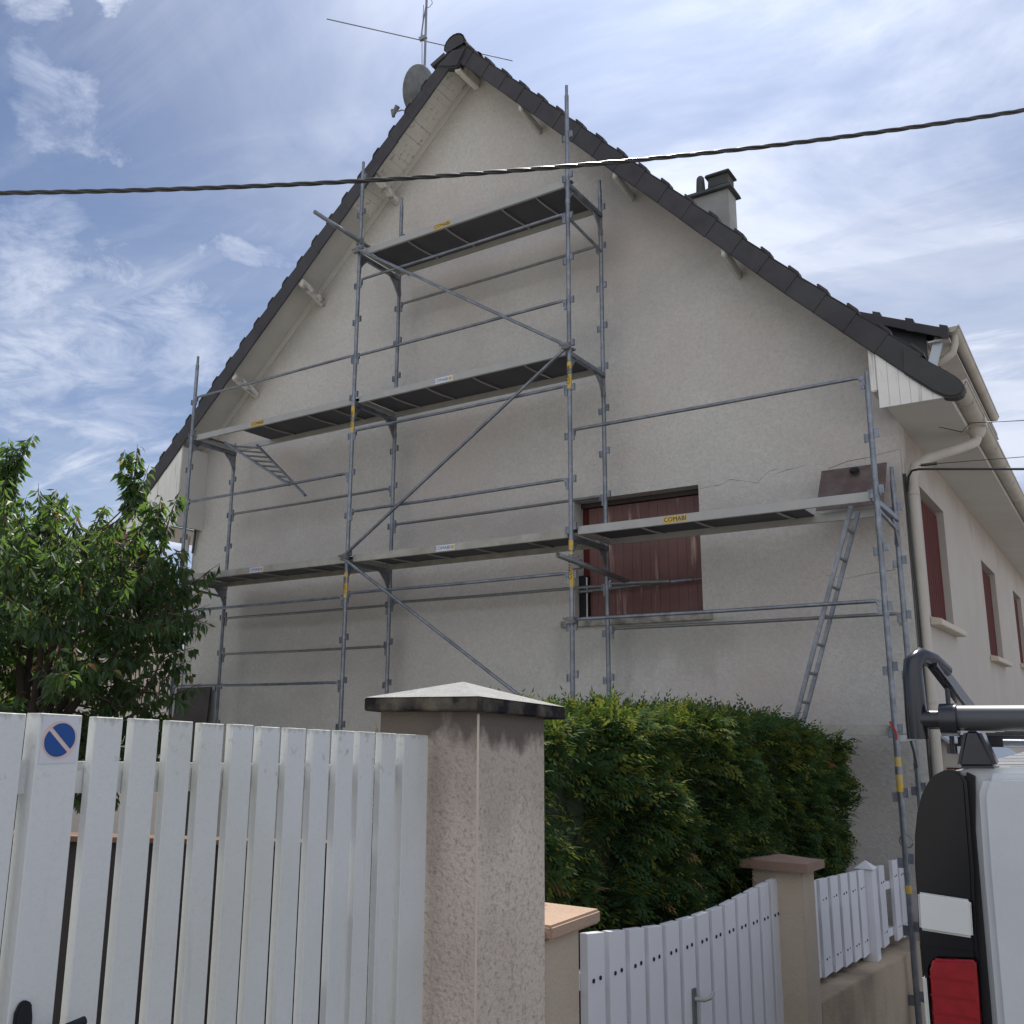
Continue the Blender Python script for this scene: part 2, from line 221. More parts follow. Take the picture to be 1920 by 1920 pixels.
# ------------------------------------------------------------------ builders
class MB:
    def __init__(s): s.v = []; s.f = []; s.sm = []
    def add(s, vs, fs, smooth=False):
        k = len(s.v); s.v += [tuple(v) for v in vs]; s.f += [tuple(i+k for i in f) for f in fs]; s.sm += [smooth]*len(fs); return s
    def box(s, x0, x1, y0, y1, z0, z1):
        x0, x1 = sorted((x0, x1)); y0, y1 = sorted((y0, y1)); z0, z1 = sorted((z0, z1))
        return s.add([(x0,y0,z0),(x1,y0,z0),(x1,y1,z0),(x0,y1,z0),(x0,y0,z1),(x1,y0,z1),(x1,y1,z1),(x0,y1,z1)],
                     [(0,3,2,1),(4,5,6,7),(0,1,5,4),(1,2,6,5),(2,3,7,6),(3,0,4,7)])
    def hexa(s, a, b):                       # a: 4 bottom corners ccw from above, b: 4 top
        return s.add(list(a)+list(b), [(0,3,2,1),(4,5,6,7),(0,1,5,4),(1,2,6,5),(2,3,7,6),(3,0,4,7)])
    def beam(s, p, q, w, h, up=(0,0,1)):     # rectangular bar from p to q, w sideways, h along up
        p = Vector(p); q = Vector(q); d = (q-p).normalized(); u = Vector(up); x = d.cross(u).normalized()*(w/2); u = x.cross(d).normalized()*(h/2)
        return s.add([p-x-u, p+x-u, p+x+u, p-x+u, q-x-u, q+x-u, q+x+u, q-x+u], [(0,1,2,3),(7,6,5,4),(4,5,1,0),(5,6,2,1),(6,7,3,2),(7,4,0,3)])
    def tube(s, pts, r, n=10, cap=True):
        pts = [Vector(p) for p in pts]; rs = r if isinstance(r, (list, tuple)) else [r]*len(pts)
        rings = []; ref = None
        for i, p in enumerate(pts):
            d = (pts[min(i+1, len(pts)-1)]-pts[max(i-1, 0)]).normalized()
            if ref is None: ref = d.orthogonal().normalized()
            a = (ref-d*ref.dot(d)).normalized(); ref = a; b = d.cross(a)
            rings.append([p+(a*math.cos(2*math.pi*k/n)+b*math.sin(2*math.pi*k/n))*rs[i] for k in range(n)])
        vs = [v for rg in rings for v in rg]; fs = []
        for i in range(len(pts)-1):
            for k in range(n): fs.append((i*n+k, i*n+(k+1) % n, (i+1)*n+(k+1) % n, (i+1)*n+k))
        s.add(vs, fs, True)
        if cap:
            s.add(rings[0], [tuple(range(n-1, -1, -1))]); s.add(rings[-1], [tuple(range(n))])
        return s
    def hollow(s, p, q, r, t=0.004, n=14):   # open pipe
        p = Vector(p); q = Vector(q); d = (q-p).normalized(); a = d.orthogonal().normalized(); b = d.cross(a); vs = []
        for e, rad in ((p, r), (q, r), (q, r-t), (p, r-t)):
            vs += [e+(a*math.cos(2*math.pi*k/n)+b*math.sin(2*math.pi*k/n))*rad for k in range(n)]
        fs = [(j*n+k, j*n+(k+1) % n, ((j+1) % 4)*n+(k+1) % n, ((j+1) % 4)*n+k) for j in range(4) for k in range(n)]
        return s.add(vs, fs, True)
    def prismY(s, poly, y0, y1):             # poly: list of (x,z)
        n = len(poly); vs = [(x, y0, z) for x, z in poly]+[(x, y1, z) for x, z in poly]
        return s.add(vs, [tuple(range(n)), tuple(range(2*n-1, n-1, -1))]+[(i, i+n, (i+1) % n+n, (i+1) % n) for i in range(n)])
    def prismX(s, poly, x0, x1):             # poly: list of (y,z)
        n = len(poly); vs = [(x0, y, z) for y, z in poly]+[(x1, y, z) for y, z in poly]
        return s.add(vs, [tuple(range(n)), tuple(range(2*n-1, n-1, -1))]+[(i, i+n, (i+1) % n+n, (i+1) % n) for i in range(n)])
    def build(s, name, m, parent=None, bevel=0.0, kind=None, seg=2):
        me = bpy.data.meshes.new(name); off = Vector(parent['_w']) if parent is not None else Vector((0, 0, 0))
        me.from_pydata([tuple(Vector(v)-off) for v in s.v], [], s.f); me.polygons.foreach_set('use_smooth', s.sm); me.update()
        import bmesh
        bm = bmesh.new(); bm.from_mesh(me); bmesh.ops.recalc_face_normals(bm, faces=bm.faces)
        if bevel:
            es = [e for e in bm.edges if len(e.link_faces) == 2 and e.calc_face_angle(0) > 0.6]
            if es: bmesh.ops.bevel(bm, geom=es, offset=bevel, segments=seg, affect='EDGES', clamp_overlap=True)
        bm.to_mesh(me); bm.free()
        if isinstance(m, str): m = M[m]
        me.materials.append(m)
        o = bpy.data.objects.new(name, me); col.objects.link(o)
        if parent is not None: o.parent = parent; o['_w'] = parent['_w']
        if kind: o['kind'] = kind
        return o
def box(*a): return MB().box(*a)
def thing(name, loc, label, cat, group=None):
    o = bpy.data.objects.new(name, None); col.objects.link(o); o.location = loc; o['_w'] = tuple(loc)
    o['label'] = label; o['category'] = cat; o.empty_display_size = 0.1
    if group: o['group'] = group
    return o
def tag(o, label, cat, group=None):
    o['label'] = label; o['category'] = cat
    if group: o['group'] = group
    return o
def text(txt, loc, size, xdir, ydir, m, parent, name='lettering', bend=None):
    """lettering as a thin mesh lying in the plane xdir/ydir, centred on loc"""
    c = bpy.data.curves.new(name, 'FONT'); c.body = txt; c.size = size; c.align_x = 'CENTER'; c.align_y = 'CENTER'; c.extrude = 0.0006; c.resolution_u = 2;
    o = bpy.data.objects.new('tmp', c); col.objects.link(o)
    dg = bpy.context.evaluated_depsgraph_get(); me = bpy.data.meshes.new_from_object(o.evaluated_get(dg)); bpy.data.objects.remove(o)
    X = Vector(xdir).normalized(); Y = Vector(ydir).normalized(); Z = X.cross(Y)
    off = Vector(parent['_w'])
    for v in me.vertices: v.co = Vector(loc)-off+X*v.co.x+Y*v.co.y+Z*v.co.z
    me.materials.clear(); me.materials.append(M[m]); me.name = name
    q = bpy.data.objects.new(name, me); col.objects.link(q); q.parent = parent; q['_w'] = parent['_w']
    return q

# ------------------------------------------------------------------ ground
def gz(y): return -0.15-0.09*max(-14, min(16, y))
g = MB(); ys = [-600, -200, -60, -14, -8, -2, 2, 6, 10, 16, 40, 120, 500, 1500]; xs = [-1500, -300, -80, -30, -12, -1.72, 4, 30, 300, 1500]
vs = [(x, y, gz(y)-0.2 if x < -1.8 else gz(y)) for y in ys for x in xs]; n = len(xs)
g.add(vs, [(j*n+i, j*n+i+1, (j+1)*n+i+1, (j+1)*n+i) for j in range(len(ys)-1) for i in range(n-1)]).build('ground', 'gravel', kind='structure')
vs = [(x, y, gz(y)+0.006) for y in ys[1:11] for x in (-1.45, 6.0)]
MB().add(vs, [(2*j, 2*j+1, 2*j+3, 2*j+2) for j in range(9)]).build('road', 'asphalt', kind='structure')
k = MB()
for a, b in zip(ys[1:10], ys[2:11]): k.hexa([(-1.71,a,gz(a)-.05),(-1.45,a,gz(a)-.05),(-1.45,b,gz(b)-.05),(-1.71,b,gz(b)-.05)], [(-1.71,a,gz(a)+.12),(-1.45,a,gz(a)+.12),(-1.45,b,gz(b)+.12),(-1.71,b,gz(b)+.12)])
k.build('pavement', 'concrete', kind='structure')

# ------------------------------------------------------------------ the house
YW = 9.35; YT = 8.85; XL, XR = -11.9, -1.62; YB = 22.0
APX = -6.642
def zl(x): return 0.905*x+16.535           # tile top line, left slope
def zr(x): return -1.064*x+3.457 if x < -2.4 else 6.0106-1.0*(x+2.4)
house = thing('house', (-6.6, YW, gz(9)), 'large pale rendered gable house with dark tiled roof behind the scaffolding', 'house')
# gable wall with window opening (5 prisms around the opening)
WX0, WX1, WZ0, WZ1 = -5.2, -3.67, 2.68, 4.06
w_ = MB(); d = 0.32
def top(x): return min(zl(x)-0.17, zr(x)-0.17)
def strip(xs_, zb):
    poly = [(xs_[0], zb)]+[(xs_[-1], zb)]+[(x, top(x)) for x in reversed(xs_)]
    w_.prismY(poly, YW, YW+d)
zb = gz(9)-0.8
strip([XL, APX, WX0], zb); strip([WX1, -2.4, XR], zb)
w_.box(WX0, WX1, YW, YW+d, zb, WZ0); poly = [(WX0, WZ1), (WX1, WZ1), (WX1, top(WX1)), (WX0, top(WX0))]; w_.prismY(poly, YW, YW+d)
gw = w_.build('gable_wall', 'render', house)
# facades
f_ = MB()
FW = [(10.28, 11.75, 2.62, 3.97), (14.9, 16.5, 2.5, 3.85), (19.2, 20.6, 2.6, 3.9)]
ya = YW+d
for (a, b, z0, z1) in FW:
    f_.box(XR-0.3, XR, ya, a, zb, 5.2); f_.box(XR-0.3, XR, a, b, zb, z0); f_.box(XR-0.3, XR, a, b, z1, 5.2); ya = b
f_.box(XR-0.3, XR, ya, YB, zb, 5.2)
f_.build('side_wall', 'facade', house)
box(XL, XL+0.3, YW+d, YB, zb, 5.3).build('side_wall', 'facade', house)
MB().prismY([(XL, zb), (XR, zb), (XR, top(XR)), (-2.4, top(-2.4)), (APX, top(APX)), (XL, top(XL))], YB, YB+0.3).build('gable_wall', 'render', house)
# gable window: roller of reveal, shutter leaf boards, sill
win = box(WX0+0.002, WX1-0.002, YW+0.22, YW+0.25, WZ0, WZ1).build('window', 'brown', house)
sh = MB(); x = WX0+0.10
while x < WX1-0.06:
    sh.box(x, x+0.1082, YW+0.185, YW+0.222, WZ0+0.03, WZ1-0.07); x += 0.1088
sh.build('shutter', 'shutter', win, bevel=0.003)
box(WX0+0.004, WX1-0.004, YW+0.17, YW+0.218, WZ1-0.055, WZ1-0.002).build('lintel_trim', 'iron', win)
MB().box(WX0+0.003, WX0+0.09, YW+0.10, YW+0.20, WZ0+0.002, WZ0+0.52).build('shutter_stop', 'darkgap', win)
MB().tube([(WX0+0.09, YW+0.12, WZ0+0.01), (WX0+0.09, YW+0.12, WZ0+0.5)], 0.012).build('drain_tube', 'white', win)
sl = box(-5.36, -3.57, YW-0.055, YW+0.2, WZ0-0.075, WZ0-0.003).build('window_sill', 'lichen', house, bevel=0.006)
# cracks in the render
for pts in ([(-3.66,4.01),(-3.52,4.02),(-3.45,4.022),(-3.38,4.035),(-3.32,4.07),(-3.26,4.055),(-3.16,4.03),(-3.03,3.99),(-2.96,4.05),(-2.89,4.10),(-2.8,4.11)],
            [(-2.84,4.06),(-2.76,4.075),(-2.69,4.09),(-2.6,4.095),(-2.52,4.115)], [(-2.3,4.04),(-2.1,4.09),(-1.9,4.1),(-1.62,4.14)],
            [(-8.3,4.35),(-8.15,4.33),(-8.0,4.345),(-7.85,4.34)], [(-2.4,2.98),(-2.2,2.93),(-2.0,2.96),(-1.75,2.98)]):
    MB().tube([(x, YW, z) for x, z in pts], [0.0022*random.uniform(.5, 1.3) for _ in pts], 5).build('crack', 'crack', house)
# roof slopes: stepped tile courses, sheet on each side
def course_points(f, x0, x1, n):            # points along slope
    return [(x0+(x1-x0)*i/n, f(x0+(x1-x0)*i/n)) for i in range(n+1)]
lp = course_points(zl, APX, -13.0, 23)
rp = course_points(zr, APX, -1.02, 21)
def slope(pts, name):
    m_ = MB()
    for (xa, za), (xb, zb_) in zip(pts, pts[1:]):
        m_.add([(xa, YT+0.2, za-0.055), (xb, YT+0.2, zb_-0.012), (xb, YB+.45, zb_-0.012), (xa, YB+.45, za-0.055),
                (xb, YT+0.2, zb_-0.055), (xb, YB+.45, zb_-0.055)], [(0, 1, 2, 3), (1, 4, 5, 2)])
    # underside deck
    for (xa, za), (xb, zb_) in zip(pts, pts[1:]):
        m_.add([(xa, YT+0.05, za-0.08), (xb, YT+0.05, zb_-0.08), (xb, YB+.45, zb_-0.08), (xa, YB+.45, za-0.08)], [(0, 3, 2, 1)])
    return m_.build(name, 'tile', house)
sl_l = slope(lp, 'roof_slope'); sl_r = slope(rp, 'roof_slope')
# rake tiles: an L-shaped tile per course, raised lip at its joint
def rake(pts, root, sgn, fn):
    for i, ((xa, za), (xb, zb_)) in enumerate(zip(pts, pts[1:])):
        j = random.uniform(-.005, .005); m_ = MB(); H = 0.335+j; ov = 0.03
        xe = xb+sgn*ov; ze = fn(xe); s2 = abs((zb_-za)/(xb-xa)); dx = 0.9*H*s2/(1+s2*s2)   # joints run square to the slope
        xal, xel = xa-sgn*dx, xe-sgn*dx; zal, zel = fn(xa)-H+s2*dx+.004, ze-H+s2*dx
        if i == 0: xal, zal = APX, min(fn(APX), 99)-H
        f0, f1 = YT-0.006, YT-0.014+random.uniform(-.002, .002)
        m_.hexa([(xal, f0, zal), (xel, f1, zel), (xel, f1+.022, zel), (xal, f0+.02, zal)],
                [(xa, f0, za-0.03), (xe, f1, ze-0.008), (xe, f1+.022, ze-0.008), (xa, f0+.02, za-0.03)])
        m_.hexa([(xa, f0, za-0.045), (xe, f1, ze-0.025), (xe, YT+0.24, ze-0.025), (xa, YT+0.24, za-0.045)],
                [(xa, f0, za-0.018), (xe, f1, ze+0.002), (xe, YT+0.24, ze+0.002), (xa, YT+0.24, za-0.018)])
        xn = xb-sgn*0.075; zn = fn(xn)
        m_.hexa([(xn, f1-.004, zn-0.01), (xe+sgn*.012, f1-.006, fn(xe+sgn*.012)-0.03), (xe+sgn*.012, YT+0.12, fn(xe+sgn*.012)-0.02), (xn, YT+0.12, zn-0.01)],
                [(xn+sgn*.012, f1, zn+0.022), (xe-sgn*.002, f1-.004, ze+0.030), (xe-sgn*.002, YT+0.11, ze+0.030), (xn+sgn*.012, YT+0.11, zn+0.022)])
        m_.build('rake_tile', 'tile', root, bevel=0.009, seg=2)
rake(lp, sl_l, -1, zl); rake(rp[:-1], sl_r, 1, zr)
# last rake tile at the right eave, with a rounded nose
m_ = MB().prismY([(-1.437, 4.986), (-1.261, 4.822), (-1.199, 4.765), (-1.074, 4.658), (-1.006, 4.592), (-0.968, 4.542), (-0.948, 4.491), (-0.951, 4.450), (-0.977, 4.418), (-1.014, 4.404), (-1.063, 4.403), (-1.119, 4.421), (-1.213, 4.491), (-1.37, 4.641), (-1.45, 4.72)], YT-0.026, YT+0.13)
m_.build('rake_tile', 'tile', sl_r, bevel=0.018, seg=3)
# ridge
rg = MB()
y = YT-0.05
while y < YB+0.3:
    ring = []
    for dy, rad in ((0, 0.155), (0.05, 0.15), (0.06, 0.135), (0.44, 0.125)):
        ring.append([(APX+rad*math.cos(a)*1.12, y+dy, 10.40+rad*math.sin(a)*1.05) for a in [math.pi*t/8-0.25 for t in range(0, 10)]])
    n_ = len(ring[0]); vs = [v for q in ring for v in q]
    rg.add(vs, [(i*n_+k_, i*n_+k_+1, (i+1)*n_+k_+1, (i+1)*n_+k_) for i in range(3) for k_ in range(n_-1)])
    y += 0.42
rg.add([(APX+0.14*math.cos(a)*1.12, YT-0.045, 10.40+0.14*math.sin(a)) for a in [math.pi*t/8-0.25 for t in range(0, 11)]], [tuple(range(11))])
rg.build('ridge_tiles', 'tile', house)
MB().prismY([(APX-0.30, 10.2), (APX-0.06, 10.36), (APX+0.2, 10.30), (APX+0.05, 10.06), (APX-0.1, 10.1)], YT-0.035, YT+0.1).build('ridge_end_tile', 'tile', house, bevel=0.02)
MB().hexa([(-7.02, YT-.04, 10.22), (-6.8, YT-.04, 10.30), (-6.8, YT+.1, 10.30), (-7.02, YT+.1, 10.22)], [(-7.05, YT-.04, 10.27), (-6.82, YT-.04, 10.36), (-6.82, YT+.1, 10.36), (-7.05, YT+.1, 10.27)]).build('broken_tile', 'tile', house)
# verge soffit boards (across the overhang) + wall-side trim
def soffit(fn, x0, x1, sgn, root, gaps):
    n_ = int(abs(x1-x0)/0.075); m_ = MB()
    for i in range(n_):
        a = x0+(x1-x0)*i/n_; b = x0+(x1-x0)*(i+1)/n_
        g_ = random.choice((0.002, 0.004, 0.008)) if gaps(a) else 0.0008
        kz = 0.165 if sgn < 0 else 0.10; za, zb_ = fn(a)-kz+random.uniform(-.002, .002), fn(b)-kz
        a2 = a+sgn*g_
        m_.hexa([(a2, YT+0.021, za), (b, YT+0.021, zb_), (b, YW-0.012, zb_), (a2, YW-0.012, za)], [(a2, YT+0.021, za+.02), (b, YT+0.021, zb_+.02), (b, YW-0.012, zb_+.02), (a2, YW-0.012, za+.02)])
    return m_.build('verge_soffit', 'whitewood' if gaps(x0-0.5) else 'soffit', root)
soffit(zl, APX-0.02, -8.5, -1, house, lambda x: x > -8.4); soffit(zl, -8.5, -12.85, -1, house, lambda x: False)
soffit(zr, APX+0.02, -2.5, 1, house, lambda x: False); soffit(zr, -2.5, -1.25, 1, house, lambda x: False)
def trim(fn, x0, x1):
    m_ = MB(); m_.hexa([(x0, YW-0.02, fn(x0)-0.30), (x1, YW-0.02, fn(x1)-0.30), (x1, YW-0.001, fn(x1)-0.30), (x0, YW-0.001, fn(x0)-0.30)],
                       [(x0, YW-0.02, fn(x0)-0.167), (x1, YW-0.02, fn(x1)-0.167), (x1, YW-0.001, fn(x1)-0.167), (x0, YW-0.001, fn(x0)-0.167)])
    m_.build('verge_trim', 'soffit', house)
trim(zl, APX-0.03, -11.9)
box(XL+0.185, XL+0.2, YT+0.033, YW-0.001, 4.395, 5.62).build('eave_return', 'soffit', house)
# purlin ends under the verge
for x, s_ in ((-8.02, -1), (-9.37, -1), (-10.67, -1), (-5.64, 1), (-4.35, 1), (-3.1, 1), (APX, 0)):
    zt = min(zl(x), zr(x))
    if s_ == 0:
        MB().beam((x, YT+.03, zt-.40), (x, YW-.001, zt-.40), .09, .14).build('purlin', 'whitewood', house, bevel=0.008); continue
    hw, dr_ = (.04, .55) if s_ < 0 else (.028, .47)
    p_ = MB().hexa([(x-hw, YT+0.02, zt-0.39), (x+hw, YT+0.02, zt-0.39), (x+hw, YW-0.001, zt-dr_), (x-hw, YW-0.001, zt-dr_)],
                   [(x-hw, YT+0.02, zt-.28), (x+hw, YT+0.02, zt-.28), (x+hw, YW-0.001, zt-dr_+.11), (x-hw, YW-0.001, zt-dr_+.11)])
    p_.build('verge_strut', 'strut' if s_ < 0 else 'soffit', house, bevel=0.012)
# boxed eaves, right and left, with boarded ends
MB().box(XR+0.001, -1.10, YT+0.02, YB, 4.43, 4.45).build('eave_soffit', 'soffit', house)
MB().box(-12.92, XL-0.001, YT+0.02, YB, 4.40, 4.42).build('eave_soffit', 'soffit', house)
def eave_end(xa, xb, zbot, fn, n_):
    m_ = MB()
    for i in range(n_):
        a = xa+(xb-xa)*i/n_; b = xa+(xb-xa)*(i+1)/n_-0.0025*(1 if xb > xa else -1)
        m_.prismY([(a, zbot), (b, zbot), (b, fn(b)-0.16), (a, fn(a)-0.16)], YT+0.012, YT+0.032)
    m_.build('eave_end_boards', 'whitewood', house)
eave_end(-1.675, -1.12, 4.425, zr, 6); eave_end(-12.9, XL+0.2, 4.395, zl, 11)
box(-1.745, -1.68, YT+0.03, YW-0.001, 4.60, 5.03).build('wall_plate_end', 'whitewood', house, bevel=0.01)
box(-1.10, -1.085, YT+0.05, YB, 4.43, 4.62).build('fascia', 'soffit', house)
# gutters (half pipes)
def halfpipe(x, z, y0, y1, r, name, m_, parent, drop=0.0):
    q = MB(); t = 0.006; n_ = 12; vs = []
    for yy, dz in ((y0, 0), (y1, -drop)):
        for rad in (r, r-t):
            vs += [(x+rad*math.cos(math.pi+math.pi*k_/n_), yy, z+dz+rad*math.sin(math.pi+math.pi*k_/n_)) for k_ in range(n_+1)]
    s_ = n_+1
    fs = [(k_, k_+1, 2*s_+k_+1, 2*s_+k_) for k_ in range(n_)]+[(s_+k_, s_+k_+1, 3*s_+k_+1, 3*s_+k_) for k_ in range(n_)]+[(k_, k_+1, s_+k_+1, s_+k_) for k_ in range(n_)]
    q.add(vs, fs, True); q.tube([(x+r, y0, z), (x+r, y1, z-drop)], 0.012, 8); q.tube([(x-r, y0, z), (x-r, y1, z-drop)], 0.008, 6)
    q.prismY([(x+r*math.cos(math.pi+math.pi*k_/n_), z+r*math.sin(math.pi+math.pi*k_/n_)) for k_ in range(n_+1)], y0, y0+0.004)
    return q.build(name, m_, parent)
gut = halfpipe(-1.02, 4.56, YT+0.03, YB, 0.085, 'gutter', 'pvc', house, drop=0.03)
halfpipe(-12.98, 4.56, YT+0.03, YB, 0.085, 'gutter', 'pvc', house)
c_ = MB(); c_.tube([(-1.02, 10.15, 4.50), (-1.02, 10.15, 4.42), (-1.02, 10.15, 4.36)], [0.10, 0.085, 0.055], 14)
c_.box(-1.115, -0.925, 10.05, 10.25, 4.45, 4.57)
c_.build('gutter_outlet', 'pvc', gut, bevel=0.01)
for y_ in np.arange(9.4, 21, 0.9): MB().tube([(-1.115, y_, 4.56), (-1.09, y_, 4.49), (-1.02, y_, 4.468), (-.95, y_, 4.49), (-.925, y_, 4.565)], 0.006, 6).build('gutter_bracket', 'pvc', gut)
dp = [(-1.02, 10.15, 4.38), (-1.04, 10.12, 4.31), (-1.12, 10.0, 4.25), (-1.42, 9.62, 4.08), (-1.52, 9.50, 3.98), (-1.552, 9.46, 3.86), (-1.555, 9.455, 3.6), (-1.555, 9.455, 2.0), (-1.555, 9.455, -0.7)]
MB().tube(dp, 0.05, 16).build('downpipe', 'pvc', house)
for z_ in (3.7, 1.75, 0.3): MB().tube([(-1.555, 9.455, z_), (-1.555, 9.455, z_+0.045)], 0.057, 16).build('pipe_collar', 'pvc', house)
# wires down the corner
for dx, r_, m_ in ((-1.60, 0.009, 'cable'), (-1.585, 0.006, 'cable'), (-1.61, 0.013, 'pvc')):
    pts = [(dx+0.006*math.sin(z*2.3+dx*50), YW+0.035 if m_ == 'cable' else YW+0.06, z) for z in np.arange(-0.6, 4.4 if m_ == 'pvc' else 3.95, 0.25)]
    MB().tube(pts, r_, 8).build('corner_wire', m_, house)
box(XR+0.0005, XR+0.0035, YW+0.10, YW+0.36, 0.0, 1.22).build('mortar_patch', 'sill', house)
bb = MB()
for k_, z_ in enumerate(np.arange(0.3, 1.2, 0.17)): bb.box(XR+0.001, XR+0.018, YW+0.12, YW+0.30+0.03*(k_ % 2), z_, z_+0.13)
bb.build('exposed_bricks', 'brick', house, bevel=0.008)
# facade windows
for (a, b, z0, z1) in FW:
    wd = box(XR-0.14, XR-0.115, a, b, z0, z1).build('window', 'brown', house)
    s_ = MB(); y = a+0.01
    while y < b-0.05: s_.box(XR-0.113, XR-0.07, y, min(y+0.125, b-.01), z0+0.02, z1-0.05); y += 0.13
    s_.build('shutter', 'brown', wd, bevel=0.004)
    MB().hexa([(XR+.001, a-.1, z0-.10), (XR+.11, a-.1, z0-.10), (XR+.11, b+.1, z0-.10), (XR+.001, b+.1, z0-.10)], [(XR+.001, a-.1, z0-.012), (XR+.11, a-.1, z0-.035), (XR+.11, b+.1, z0-.035), (XR+.001, b+.1, z0-.012)]).build('window_sill', 'sill', wd, bevel=0.008)
# shallow lean-to against the facade
lt = MB().prismY([(XR+.001, -1.0), (-1.27, -1.0), (-1.27, 1.19), (XR+.001, 1.43)], 10.2, 13.0).build('lean_to', 'facade', house)
MB().hexa([(XR+.002, 10.12, 1.432), (-1.22, 10.12, 1.165), (-1.22, 13.05, 1.165), (XR+.002, 13.05, 1.432)], [(XR+.002, 10.12, 1.462), (-1.22, 10.12, 1.195), (-1.22, 13.05, 1.195), (XR+.002, 13.05, 1.462)]).build('lean_to_flashing', 'zinc', lt)
box(XR+.03, -1.30, 10.185, 10.198, -0.9, 1.15).build('door', 'brown', lt)
# dormer on the right slope
DY0, DY1 = 11.75, 16.6; DXF = -1.63
def dz(x): return 6.20+(-1.45-x)*0.47
dm = MB()
dm.box(DXF, DXF+0.012, DY0+0.06, DY1, 4.6, 6.12)
dm.build('dormer_front', 'facade', house)
ck = MB().prismY([(DXF, 4.9), (DXF, dz(DXF)-.07), (-4.6, dz(-4.6)-.07)], DY0+0.05, DY0+0.09).build('dormer_cheek', 'slate', house)
dr = MB()
xs_ = [-1.38, -1.75, -2.12, -2.49, -2.86, -3.23, -3.6, -3.97, -4.34, -4.7]
for xa, xb in zip(xs_, xs_[1:]):
    dr.hexa([(xb, DY0-0.12, dz(xb)-.075), (xa, DY0-0.12, dz(xa)-.06), (xa, DY1+.1, dz(xa)-.06), (xb, DY1+.1, dz(xb)-.075)], [(xb, DY0-0.12, dz(xb)-.03), (xa, DY0-0.12, dz(xa)-.005), (xa, DY1+.1, dz(xa)-.005), (xb, DY1+.1, dz(xb)-.03)])
    dr.hexa([(xa-.07, DY0-0.13, dz(xa-.07)-.15), (xa+.02, DY0-0.13, dz(xa)-.16), (xa+.02, DY0+.02, dz(xa)-.01), (xa-.07, DY0+.02, dz(xa-.07)-.03)], [(xa-.07, DY0-0.13, dz(xa-.07)+.022), (xa+.02, DY0-0.13, dz(xa)+.018), (xa+.02, DY0+.02, dz(xa)+.018), (xa-.07, DY0+.02, dz(xa-.07)+.022)])
    dr.hexa([(xb, DY0-0.128, dz(xb)-.14), (xa, DY0-0.128, dz(xa)-.14), (xa, DY0-.10, dz(xa)-.14), (xb, DY0-.10, dz(xb)-.14)], [(xb, DY0-0.128, dz(xb)-.02), (xa, DY0-0.128, dz(xa)-.01), (xa, DY0-.10, dz(xa)-.01), (xb, DY0-.10, dz(xb)-.02)])
dr.build('dormer_roof', 'tile', house, bevel=0.005, seg=1)
MB().beam((-1.69, DY0-0.02, 5.42), (-1.47, DY0-0.02, 6.10), 0.02, 0.11, up=(1, 0, 0)).build('dormer_flashing', 'zinc', house)
MB().box(-1.60, -1.36, DY0-0.08, DY1, 6.03, 6.05).build('dormer_soffit', 'soffit', house)
ug = halfpipe(-1.33, 6.20, DY0-0.02, 15.7, 0.075, 'dormer_gutter', 'pvc', house, drop=0.05)
MB().tube([(-1.33, DY0+.12, 6.14), (-1.33, DY0+.12, 6.03), (-1.36, DY0+.12, 5.93), (-1.46, DY0+.12, 5.86), (-1.57, DY0+.12, 5.82)], 0.045, 12).build('swan_neck', 'pvc', house)
# chimney behind the right slope
ch = box(-5.02, -4.42, 13.0, 13.36, 7.6, 9.70).build('chimney', 'concrete', house, bevel=0.01)
MB().hexa([(-5.09, 12.93, 9.70), (-4.35, 12.93, 9.70), (-4.35, 13.43, 9.70), (-5.09, 13.43, 9.70)], [(-5.07, 12.95, 9.765), (-4.37, 12.95, 9.765), (-4.37, 13.41, 9.765), (-5.07, 13.41, 9.765)]).build('chimney_crown', 'concdark', ch, bevel=0.006)
MB().hexa([(-4.78, 12.97, 9.765), (-4.39, 12.97, 9.765), (-4.39, 13.34, 9.765), (-4.78, 13.34, 9.765)], [(-4.76, 12.99, 9.80), (-4.41, 12.99, 9.80), (-4.41, 13.32, 9.80), (-4.76, 13.32, 9.80)]).hexa([(-4.75, 13.0, 9.80), (-4.42, 13.0, 9.80), (-4.42, 13.3, 9.80), (-4.75, 13.3, 9.80)], [(-4.74, 13.01, 9.98), (-4.42, 13.01, 9.98), (-4.42, 13.3, 9.98), (-4.74, 13.3, 9.98)]).hexa([(-4.79, 12.96, 9.98), (-4.37, 12.96, 9.98), (-4.37, 13.34, 9.98), (-4.79, 13.34, 9.98)], [(-4.77, 12.98, 10.03), (-4.39, 12.98, 10.03), (-4.39, 13.32, 10.03), (-4.77, 13.32, 10.03)]).build('chimney_pot', 'concdark', ch, bevel=0.01)
MB().tube([(-4.90, 13.1, 9.765), (-4.90, 13.1, 10.0), (-4.90, 13.1, 10.07), (-4.90, 13.1, 10.10)], [0.078, 0.066, 0.06, 0.04], 16).build('chimney_pot', 'concdark', ch)

